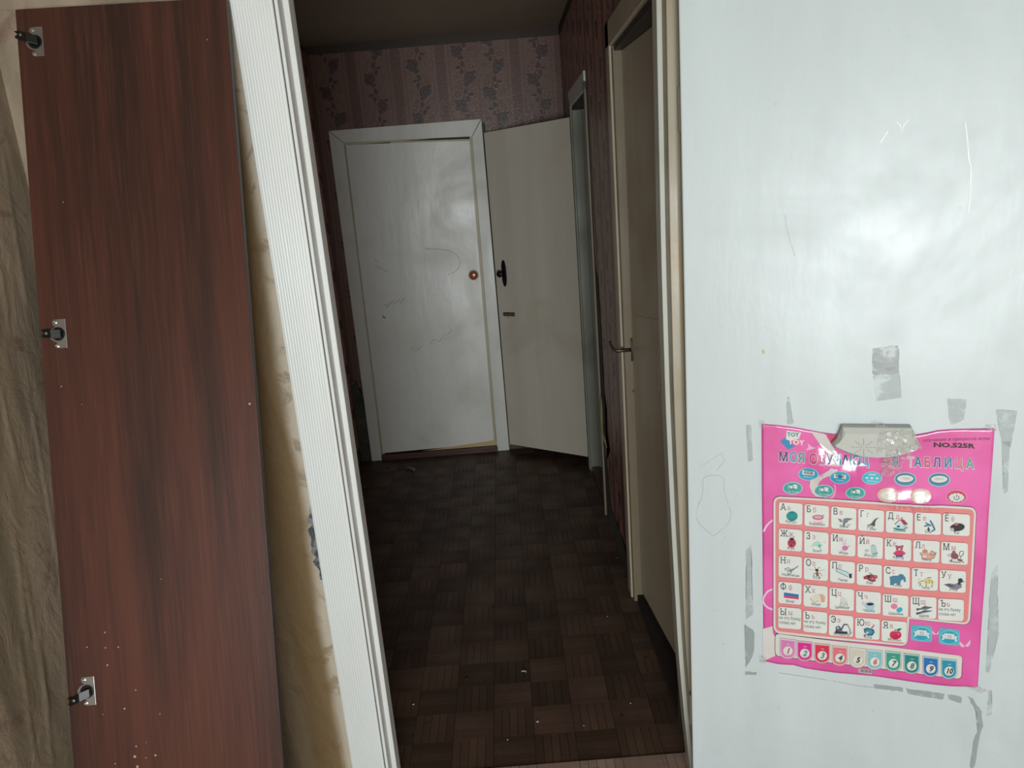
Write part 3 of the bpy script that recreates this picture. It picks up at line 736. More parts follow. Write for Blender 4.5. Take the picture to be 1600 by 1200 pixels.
#POSTER#
# ------------------------------------------------------------------ talking alphabet poster taped to the white leaf
T_ = [(1190, 662), (1215, 664), (1240, 667), (1262, 671), (1285, 675.5), (1305, 678), (1345, 679), (1390, 680), (1430, 679), (1447, 676), (1465, 672), (1490, 670), (1520, 669.5), (1553, 669)]
B_ = [(1193, 1032), (1217, 1037), (1240, 1038), (1258, 1043), (1286, 1047.5), (1312, 1051), (1340, 1053.5), (1370, 1056.5), (1402, 1061), (1447, 1067), (1485, 1071), (1527, 1073)]
def along(C, s):
    x = C[0][0]+(C[-1][0]-C[0][0])*s
    for (a, p), (b, q) in zip(C, C[1:]):
        if x <= b+1e-6: return x, p+(q-p)*(x-a)/(b-a)
    return C[-1]
def ss(a, b, x): t = max(0, min(1, (x-a)/(b-a))); return t*t*(3-2*t)
def fold(u, v, a, b, w0, w1, amp, ext=12):
    ax, ay = a; bx, by = b; L_ = math.hypot(bx-ax, by-ay); tx, ty = (bx-ax)/L_, (by-ay)/L_
    s = (u-ax)*tx+(v-ay)*ty; q = -(u-ax)*ty+(v-ay)*tx
    e = ss(-ext, ext, s)*(1-ss(L_-ext, L_+ext, s))
    wv = 2.2*math.sin(s*.21)+1.4*math.sin(s*.47+1)
    q += wv
    r = max(0, min(1, (q+w0)/(2*w0)))                   # straight ramp out, then slow return
    return amp*e*(r if q < w0 else 1-ss(w0, w1, q))
def hgt(u, v):
    h = .0022
    h += fold(u, v, (1272, 707), (1350, 732), 12, 50, .0064)
    h += fold(u, v, (1382, 770), (1462, 778), 10, 24, .0050)
    h += fold(u, v, (1300, 1053), (1360, 1059), 3, 9, .0018, 6)
    h += .006*math.exp(-((u-1368)/60)**2-((v-684)/22)**2)
    h += .0008*math.sin(u*.031+v*.012)*ss(680, 760, v)+.0004*math.sin(v*.045+u*.02)
    h += .003*ss(1500, 1540, u)*(.5+.5*math.sin(v*.03))
    return max(.0010, h)
PO = leaf_pt(1360, 870)
poster = empty('alphabet_poster', PO, label='bright pink Russian alphabet poster with speaker box taped to white door', category='poster')
LAY = .0004
def W(u, v, k=0): return leaf_pt(u, v, hgt(u, v)+k*LAY)
def pc(c, rough=.3):
    key = 'print_%02x%02x%02x' % tuple(c)
    if key in M: return M[key]
    mt, nt, bs = new_mat(key); n = noi(nt, s=35, det=3)
    l = [x*.92 for x in lin(c)]
    setc(nt, bs.inputs['Base Color'], mix(nt, n.step(.3, .7), [x*.95 for x in l], l)); bs.inputs['Roughness'].default_value = rough
    bs.inputs['Coat Weight'].default_value = .8; bs.inputs['Coat Roughness'].default_value = .07
    M[key] = mt; return mt
INK = (70, 72, 78); WHT = (222, 226, 222); PNK = (226, 90, 168)
from mathutils.geometry import delaunay_2d_cdt
GC = {}
def glyphs(body, align, shear, bold):
    """outline of the built-in font, triangulated: (loops, triangles, points)"""
    key = (body, align, shear, bold)
    if key in GC: return GC[key]
    cu = bpy.data.curves.new('t', 'FONT'); cu.body = body; cu.size = 1; cu.align_x = align; cu.shear = shear; cu.resolution_u = 2; cu.fill_mode = 'NONE'
    o = bpy.data.objects.new('t', cu); me = bpy.data.meshes.new_from_object(o)
    pts = [(v.co.x, v.co.y) for v in me.vertices]; nb = {}
    for e in me.edges:
        a, b = e.vertices; nb.setdefault(a, []).append(b); nb.setdefault(b, []).append(a)
    seen = set(); L_ = []
    for a in range(len(pts)):
        if a in seen or a not in nb: continue
        lp = [a]; seen.add(a); cur = a
        nxt = a+1 if a+1 in nb[a] else nb[a][0]
        while nxt not in seen:
            lp.append(nxt); seen.add(nxt); cand = [q for q in nb[nxt] if q not in seen]
            if not cand: break
            cur, nxt = nxt, cand[0]
        if len(lp) > 2: L_.append(lp)
    if bold:
        def ar(lp): return sum(pts[lp[q-1]][0]*pts[lp[q]][1]-pts[lp[q]][0]*pts[lp[q-1]][1] for q in range(len(lp)))/2
        sg = 1 if ar(max(L_, key=lambda lp: abs(ar(lp)))) > 0 else -1; new = list(pts)
        for lp in L_:
            n_ = len(lp)
            for q in range(n_):
                a, b, c = Vector(pts[lp[q-1]]), Vector(pts[lp[q]]), Vector(pts[lp[(q+1) % n_]])
                d1_, d2_ = (b-a), (c-b)
                if d1_.length < 1e-6 or d2_.length < 1e-6: continue
                n1 = Vector((d1_.y, -d1_.x)).normalized(); n2 = Vector((d2_.y, -d2_.x)).normalized(); nn = (n1+n2)
                if nn.length < .2: continue
                nn = nn.normalized(); k_ = min(2, 1/max(.3, nn.dot(n1))); new[lp[q]] = tuple(b+nn*bold*k_*sg)
        pts = new
    ed = [(lp[q-1], lp[q]) for lp in L_ for q in range(len(lp))]
    vo, _, fo, ov, _, _ = delaunay_2d_cdt([Vector(p) for p in pts], ed, [], 0, 1e-5)
    def wind(x, y):
        w_ = 0
        for a, b in ed:
            (x0, y0), (x1, y1) = pts[a], pts[b]
            if (y0 <= y) != (y1 <= y) and x0+(y-y0)/(y1-y0)*(x1-x0) > x: w_ += 1 if y1 > y0 else -1
        return w_
    P2 = [(p.x, p.y) for p in vo]; tris = []
    for f in fo:
        cx_ = sum(P2[q][0] for q in f)/len(f); cy_ = sum(P2[q][1] for q in f)/len(f)
        if wind(cx_, cy_) != 0: tris.append(tuple(f))
    # loops must index the output points
    back = {}
    for n_, src in enumerate(ov):
        for q in src: back[q] = n_
    L2 = [[back.get(q, 0) for q in lp] for lp in L_]
    bpy.data.objects.remove(o); bpy.data.curves.remove(cu); bpy.data.meshes.remove(me)
    GC[key] = (L2, tris, P2)
    return GC[key]
class Print:
    def __init__(s): s.bm = bmesh.new(); s.mats = []
    def mi(s, c):
        if c not in s.mats: s.mats.append(c)
        return s.mats.index(c)
    def poly(s, c, pts, k, fan=True):
        i = s.mi(c); vs = [s.bm.verts.new(W(u, v, k)) for u, v in pts]
        if fan:
            cu = sum(p[0] for p in pts)/len(pts); cv = sum(p[1] for p in pts)/len(pts)
            mid = [s.bm.verts.new(W(cu+(u-cu)*.5, cv+(v-cv)*.5, k)) for u, v in pts]; cc = s.bm.verts.new(W(cu, cv, k)); n = len(vs)
            for q in range(n):
                f = s.bm.faces.new((vs[q], vs[(q+1) % n], mid[(q+1) % n], mid[q])); f.material_index = i
                f = s.bm.faces.new((mid[q], mid[(q+1) % n], cc)); f.material_index = i
        else:
            f = s.bm.faces.new(vs); f.material_index = i
    def ell(s, c, cu, cv, ru, rv, k, n=20, rot=0, fan=True):
        s.poly(c, [(cu+ru*math.cos(a)*math.cos(rot)-rv*math.sin(a)*math.sin(rot), cv+ru*math.cos(a)*math.sin(rot)+rv*math.sin(a)*math.cos(rot)) for a in (2*math.pi*q/n for q in range(n))], k, fan)
    def line(s, c, pts, wd, k):
        i = s.mi(c); A = []
        for q, p in enumerate(pts):
            a = pts[max(q-1, 0)]; b = pts[min(q+1, len(pts)-1)]; L_ = math.hypot(b[0]-a[0], b[1]-a[1]) or 1
            nx, ny = -(b[1]-a[1])/L_*wd/2, (b[0]-a[0])/L_*wd/2
            A.append((s.bm.verts.new(W(p[0]+nx, p[1]+ny, k)), s.bm.verts.new(W(p[0]-nx, p[1]-ny, k))))
        for q in range(len(A)-1):
            f = s.bm.faces.new((A[q][0], A[q+1][0], A[q+1][1], A[q][1])); f.material_index = i
    def text(s, c, body, u, v, cap, k, align='LEFT', shear=0, wide=1., bold=0, slope=.085, serif=0):
        i = s.mi(c); L_, tris, pts = glyphs(body, align, shear, bold); sc = cap/.70
        vs = [s.bm.verts.new(W(u+x*sc*wide, v+x*sc*wide*slope-y*sc, k)) for x, y in pts]
        if serif:
            cap_ = max(y for x, y in pts) if body not in 'ЁЙёй' else (.70 if body in 'ЁЙ' else .53)
            for lp in L_:
                for q in range(len(lp)):
                    a, b = pts[lp[q]], pts[lp[q-1]]
                    for lv in (0, cap_):
                        if abs(a[1]-lv) < .02 and abs(b[1]-lv) < .02 and .05 < abs(a[0]-b[0]) < .19:
                            x0, x1 = min(a[0], b[0])-.075, max(a[0], b[0])+.075; y0 = 0 if lv == 0 else cap_-.055
                            g = s.bm.faces.new([s.bm.verts.new(W(u+x*sc*wide, v+x*sc*wide*slope-y*sc, k+.25)) for x, y in ((x0, y0), (x1, y0), (x1, y0+.055), (x0, y0+.055))]); g.material_index = i
        for t in tris:
            try: g = s.bm.faces.new([vs[q] for q in t]); g.material_index = i
            except ValueError: pass
    def done(s, name, parent, **k):
        for f in s.bm.faces:
            f.normal_update()
            if f.normal.dot(NN) < 0: f.normal_flip()
        return ob(name, s.bm, [pc(c) for c in s.mats], parent, **k)
def rrect(q, r, n=4):
    """rounded quad from 4 px corners TL TR BR BL"""
    out = []; q = [Vector(p) for p in q]
    for i in range(4):
        p = q[i]; a = (q[i-1]-p); b = (q[(i+1) % 4]-p); A = p+a.normalized()*r; B = p+b.normalized()*r
        for k in range(n+1):
            t = k/n; out.append(tuple(A*(1-t)**2+p*2*t*(1-t)+B*t*t))
    return out
# sheet
bm = bmesh.new(); NU, NV = 92, 100; g = []
for j in range(NV+1):
    row = []
    for i in range(NU+1):
        s, t = i/NU, j/NV; a = along(T_, s); b = along(B_, s); row.append(bm.verts.new(W(a[0]+(b[0]-a[0])*t, a[1]+(b[1]-a[1])*t)))
    g.append(row)
for j in range(NV):
    for i in range(NU):
        f = bm.faces.new((g[j][i], g[j+1][i], g[j+1][i+1], g[j][i+1]))
M['sheet'] = None
mt, nt, bs = new_mat('glossy_pink_print')
_, cc_ = coords(nt); n = noi(nt, s=7, det=3)
setc(nt, bs.inputs['Base Color'], mix(nt, n.step(.3, .7), [x*.9 for x in lin((222, 84, 160))], lin((229, 100, 175))))
bs.inputs['Roughness'].default_value = .3; bs.inputs['Coat Weight'].default_value = 1; bs.inputs['Coat Roughness'].default_value = .06
bump(nt, bs, noi(nt, s=30, det=3), .0006)
for f in bm.faces:
    f.normal_update()
    if f.normal.dot(NN) < 0: f.normal_flip()
o = ob('poster_sheet', bm, mt, poster, smooth=True); sd = o.modifiers.new('s', 'SOLIDIFY'); sd.thickness = .0006; sd.offset = -1
# background swooshes and butterflies
p = Print(); GR = (214, 212, 208); LP_ = (238, 178, 214)
def ribbon(c, A, B, k):
    for q in range(len(A)-1):
        for r in range(3):
            t0, t1_ = r/3, (r+1)/3
            L4 = [Vector(A[q]).lerp(Vector(B[q]), t0), Vector(A[q+1]).lerp(Vector(B[q+1]), t0), Vector(A[q+1]).lerp(Vector(B[q+1]), t1_), Vector(A[q]).lerp(Vector(B[q]), t1_)]
            p.poly(c, [tuple(x) for x in L4], k, False)
ribbon(GR, [(1266, 673), (1273, 682), (1280, 692), (1288, 702), (1297, 712), (1299, 722), (1296, 732), (1285, 739), (1272, 744), (1266, 750), (1265, 760), (1269, 770), (1275, 775)],
       [(1288, 677), (1293, 684), (1299, 694), (1306, 704), (1311, 714), (1312, 724), (1308, 734), (1298, 741), (1286, 746), (1280, 752), (1277, 760), (1279, 768), (1284, 776)], 1)
p.done('printed_ribbon', poster); p = Print()
p.poly((214, 60, 110), [(1291, 678), (1308, 679), (1307, 690), (1301, 696), (1297, 688)], 1)  # deeper pink patch left of the speaker box
p.done('deep_pink_patch', poster); p = Print()
for q in range(3): p.line((240, 160, 205), [(1293+12*math.cos(a/4.), 764+(15+q)*math.sin(a/4.)) for a in range(-2, 9)], 2.5, 1)
p.done('printed_arc', poster); p = Print()
p.poly(LP_, [(1262, 692), (1268, 697), (1275, 699), (1267, 702), (1258, 703), (1263, 698)], 1)
p.done('printed_star', poster); p = Print()
p.line((240, 205, 226), [(1208, 812), (1202, 816), (1197, 822), (1193, 830)], 3.0, 1)
p.done('printed_arc', poster); p = Print()
p.line((240, 205, 226), [(1207, 920), (1200, 923), (1195, 929), (1192, 937), (1195, 945), (1200, 949), (1207, 952)], 3.0, 1)
p.done('printed_ring', poster); p = Print()
p.poly((224, 222, 218), [(1191.5, 982), (1207, 978), (1208, 990), (1213, 996), (1211, 1024), (1195, 1031), (1192.5, 1031)], 1)
p.done('printed_corner', poster)
for bx, by, z in ((1507, 1006, 9), (1462, 988, 6)):
    p = Print(); p.poly((236, 196, 222), [(bx, by+2), (bx-z, by-z*.7), (bx-z*.9, by+z*.1), (bx-z*.4, by+z*.5)], 1); p.poly((236, 196, 222), [(bx, by+2), (bx+z, by-z*.9), (bx+z*.9, by), (bx+z*.5, by+z*.4)], 1)
    p.done('printed_butterfly', poster)
# logo
p = Print()
p.poly((28, 140, 190), [(1219, 689), (1227, 683), (1242, 697), (1231, 702)], 1, False)
p.poly((226, 228, 222), [(1229, 672), (1252, 675), (1248, 685), (1235, 688), (1228, 686)], 2, False)
p.text((20, 130, 140), 'TOY', 1230, 681, 6.0, 3, wide=1.05, bold=.03, slope=.03)
p.text((245, 236, 226), 'TOY', 1231.5, 693, 7.4, 3, wide=1.15, bold=.03, slope=.06)
p.done('maker_logo', poster)
# title
def word(cs, W_, us, v, cap, slope):
    for ch, c, u in zip(W_, cs, us):
        vv = v+(u-us[0])*slope
        p = Print(); p.text((232, 205, 222), ch, u-.2, vv+.5, cap+.4, 1, bold=.06, wide=.85, slope=slope, serif=1); p.text(c, ch, u, vv, cap, 2, bold=.022, wide=.85, slope=slope, serif=1)
        p.done('title_letter', poster)
word([(75, 62, 120), (60, 160, 185), (40, 160, 150)], 'МОЯ', [1216.5, 1233, 1247], 719.5, 14, .06)
word([(205, 60, 100), (196, 120, 160), (90, 70, 130), (40, 150, 190), (75, 62, 120), (20, 140, 150), (60, 160, 190), (25, 135, 165)], 'ОБУЧАЮЩ', [1264, 1279, 1291, 1303, 1315, 1327, 1341, 1355], 722.5, 14, .035)
word([(190, 110, 130), (60, 140, 160)], 'АЯ', [1379, 1393], 727, 14, .035)
word([(200, 190, 185), (10, 125, 150), (205, 80, 115), (78, 80, 150), (20, 140, 180), (196, 120, 130), (70, 165, 140)], 'ТАБЛИЦА', [1417, 1428, 1443, 1457, 1474.5, 1491, 1509], 728, 14.5, .03)
p = Print()
p.text((120, 45, 90), 'обучение в процессе игры', 1441, 689.5, 4.6, 1, shear=.25, wide=1.22, bold=.006, slope=-.035); p.done('slogan', poster); p = Print()
p.text((25, 15, 28), 'NO.525R', 1458, 697.5, 6.6, 1, wide=1.72, bold=.045, slope=.03)
p.done('model_number', poster)
# oval buttons
def oval(name, cu, cv, c, inner, ring=(150, 205, 215), ru=16, rv=10.3):
    p = Print(); p.ell(ring, cu, cv, ru, rv, 1, 28); p.ell(c, cu, cv, ru-1.6, rv-1.4, 2, 28); inner(p, cu, cv); return p.done(name, poster)
def wordcard(t):
    def f(p, u, v):
        p.poly(WHT, [(u-9.5, v-6.2), (u+9.5, v-4.8), (u+9.3, v+1.8), (u-9.6, v+.4)], 3, False); p.text(INK, t, u, v-.3, 4.3, 4, 'CENTER', wide=1.2, bold=.02)
        p.text(WHT, {'АБВ': 'Алфавит', 'РаК': 'Слова', }.get(t, 'Цифры'), u, v+5.6, 2.6, 3, 'CENTER', wide=1.1)
    return f
oval('round_button', 1263, 740, (45, 165, 200), wordcard('АБВ')); oval('round_button', 1312, 744.5, (45, 165, 200), wordcard('РаК'))
def dots(p, u, v):
    p.poly(WHT, [(u-5, v-6.5), (u+6, v-6), (u+6, v-4.4), (u-5, v-4.8)], 3, False)
    for k in (-8, 0, 8): p.ell(WHT, u+k, v+k*.05, 2.6, 1.5, 3, 10)
    p.text(WHT, 'Правила', u, v+6, 2.8, 3, 'CENTER')
oval('round_button', 1362, 746, (60, 190, 215), dots)
def digits(t):
    def f(p, u, v):
        p.ell((70, 100, 125), u, v-1.0, 14, 7.2, 3, 24); p.ell(WHT, u, v-1.2, 12.8, 5.6, 4, 24); p.text((120, 130, 120), t, u, v, 3.2, 5, 'CENTER', shear=.2)
    return f
oval('round_button', 1414, 748, (55, 145, 180), digits('1+2=3'), ru=17.5, rv=11); oval('round_button', 1467, 749, (55, 145, 180), digits('2 3 4 1'), ru=17.5, rv=11)
def lens_(t):
    def f(p, u, v):
        p.poly(WHT, [(u+1, v-6), (u+7, v-5.4), (u+7, v+.8), (u+1, v+.4)], 3, False); p.poly(WHT, [(u-7, v-5), (u+1, v-5), (u+1, v+1), (u-7, v+.5)], 3, False)
        for a in range(14): p.line((30, 110, 110), [(u-2.5+3.4*math.cos(a*.45), v-2+3*math.sin(a*.45)), (u-2.5+3.4*math.cos((a+1)*.45), v-2+3*math.sin((a+1)*.45))], .9, 4)
        p.line((30, 110, 110), [(u, v), (u+4, v+2)], 1, 4); p.text(WHT, t, u, v+6.4, 2.6, 4, 'CENTER')
    return f
for u, v, t in ((1238.5, 762, 'Где буква'), (1287, 766.5, 'Где слово'), (1336.5, 769.5, 'Где цифра')): oval('round_button', u, v, (45, 170, 165), lens_(t), (150, 215, 210), 15.5, 9.8)
def plainov(p, u, v): p.ell((235, 230, 222), u, v, 11.5, 6.5, 3, 20); p.text((190, 160, 160), '?', u, v+2, 4.5, 4, 'CENTER')
oval('round_button', 1387, 772.5, (226, 196, 178), plainov, (224, 190, 185), 16.5, 11); oval('round_button', 1438, 773.5, (226, 196, 178), plainov, (224, 190, 185), 16.5, 11)
def power(p, u, v):
    out = []
    for q in range(24):
        a = 2*math.pi*q/24; r = 1+(.13 if q % 2 else -.05); out.append((u+11.5*r*math.cos(a), v+1+6.6*r*math.sin(a)))
    p.poly(WHT, out, 3)
    p.line(INK, [(u+4*math.cos(a*.4-1.0), v+1+3.4*math.sin(a*.4-1.0)) for a in range(0, 13)], 1.0, 4); p.line(INK, [(u, v-3.6), (u, v+.5)], 1.0, 4)
oval('power_button', 1494, 775.5, (205, 62, 90), power, (232, 150, 190), 16.5, 11)
# big frame of the letter grid (tessellated so that it follows the sheet)
def bigframe(p, c, q, r, k, st=5):
    q = [Vector(x) for x in q]
    nu = int((q[1]-q[0]).length/st)+1; nv = int((q[3]-q[0]).length/st)+1; G = []
    w_ = (q[1]-q[0]).length; h_ = (q[3]-q[0]).length
    for j in range(nv+1):
        row = []
        for i in range(nu+1):
            s, t = i/nu, j/nv; x, y = s*w_, t*h_
            dx = min(x, w_-x); dy = min(y, h_-y)            # pull corner points onto the corner circle
            if dx < r and dy < r:
                vx, vy = (r-dx), (r-dy); L_ = math.hypot(vx, vy)
                if L_ > r: f_ = r/L_; vx *= f_; vy *= f_; dx2, dy2 = r-vx, r-vy; x = dx2 if x < w_/2 else w_-dx2; y = dy2 if y < h_/2 else h_-dy2
            s, t = x/w_, y/h_
            P_ = q[0].lerp(q[1], s).lerp(q[3].lerp(q[2], s), t); row.append(p.bm.verts.new(W(P_.x, P_.y, k)))
        G.append(row)
    mi_ = p.mi(c)
    for j in range(nv):
        for i in range(nu):
            f = p.bm.faces.new((G[j][i], G[j+1][i], G[j+1][i+1], G[j][i+1])); f.material_index = mi_
def inset(q, d): c = sum((Vector(x) for x in q), Vector((0, 0)))/4; return [tuple(Vector(x)+Vector((d if x[0] < c.x else -d, d if x[1] < c.y else -d))) for x in q]
p = Print()
F1_ = [(1207.5, 773.5), (1526, 791), (1515.5, 976), (1207.5, 946)]; F2_ = [(1207.5, 900), (1425, 918), (1418.5, 1010), (1207.5, 989)]
for k, (c, d) in enumerate((((70, 60, 75), 0), ((226, 222, 216), .9), ((232, 140, 140), 4.2))):
    bigframe(p, c, inset(F1_, d), 11-d, 2+k); bigframe(p, c, inset(F2_, d), 11-d, 2+k+.35)
p.done('letter_grid_frame', poster)
p = Print()
F3_ = [(1210.5, 988), (1504, 1024), (1502, 1060), (1210.5, 1024)]
bigframe(p, (60, 58, 68), F3_, 6, 2); bigframe(p, (224, 222, 214), inset(F3_, .9), 5.2, 3)
p.done('number_strip_frame', poster)
# 33 letter cards
CL = [(1217, 1216), (1257, 1255), (1298.6, 1295), (1340.7, 1336), (1383.6, 1377), (1428.6, 1420), (1472.5, 1462.5)]
CR = [(1254, 1252), (1295, 1292.4), (1337.6, 1333), (1380.8, 1374.4), (1425.8, 1416.6), (1470, 1460), (1514.7, 1502)]
TY = [[782.8, 786.4, 789.8, 793, 796, 799, 800.5], [824, 828, 831, 835, 838.8, 842.5, 845], [865.8, 869.5, 873.4, 878, 882, 885.8, 888.5], [907, 911.5, 916, 921, 926, 929.6, 933], [946.5, 952, 957.5, 962.5, 967]]
LT = 'АБВГДЕЁ', 'ЖЗИЙКЛМ', 'НОПРСТУ', 'ФХЦЧШЩЪ', 'ЫЬЭЮЯ'
WD = ['Арбуз Барабан Волк Гусь Домик Ель Ёж', 'Жук Зонт Игра Йогурт Кукла Лиса Мышь', 'Ножницы Оса Пила Рак Слон Тигр Утка', 'Флаг Хлеб Цыплёнок Чашка Шарики Щука -', '- - Экскаватор Юла Яблоко']
def E_(c, x, y, a, b, r=0): return ('e', c, x, y, a, b, r)
def L__(c, w_, *pt): return ('l', c, w_, pt)
def P_(c, *pt): return ('p', c, pt)
DK = (45, 45, 50); TL_ = (30, 165, 165); RD = (190, 55, 85); BL_ = (70, 130, 165); GY = (140, 145, 155)
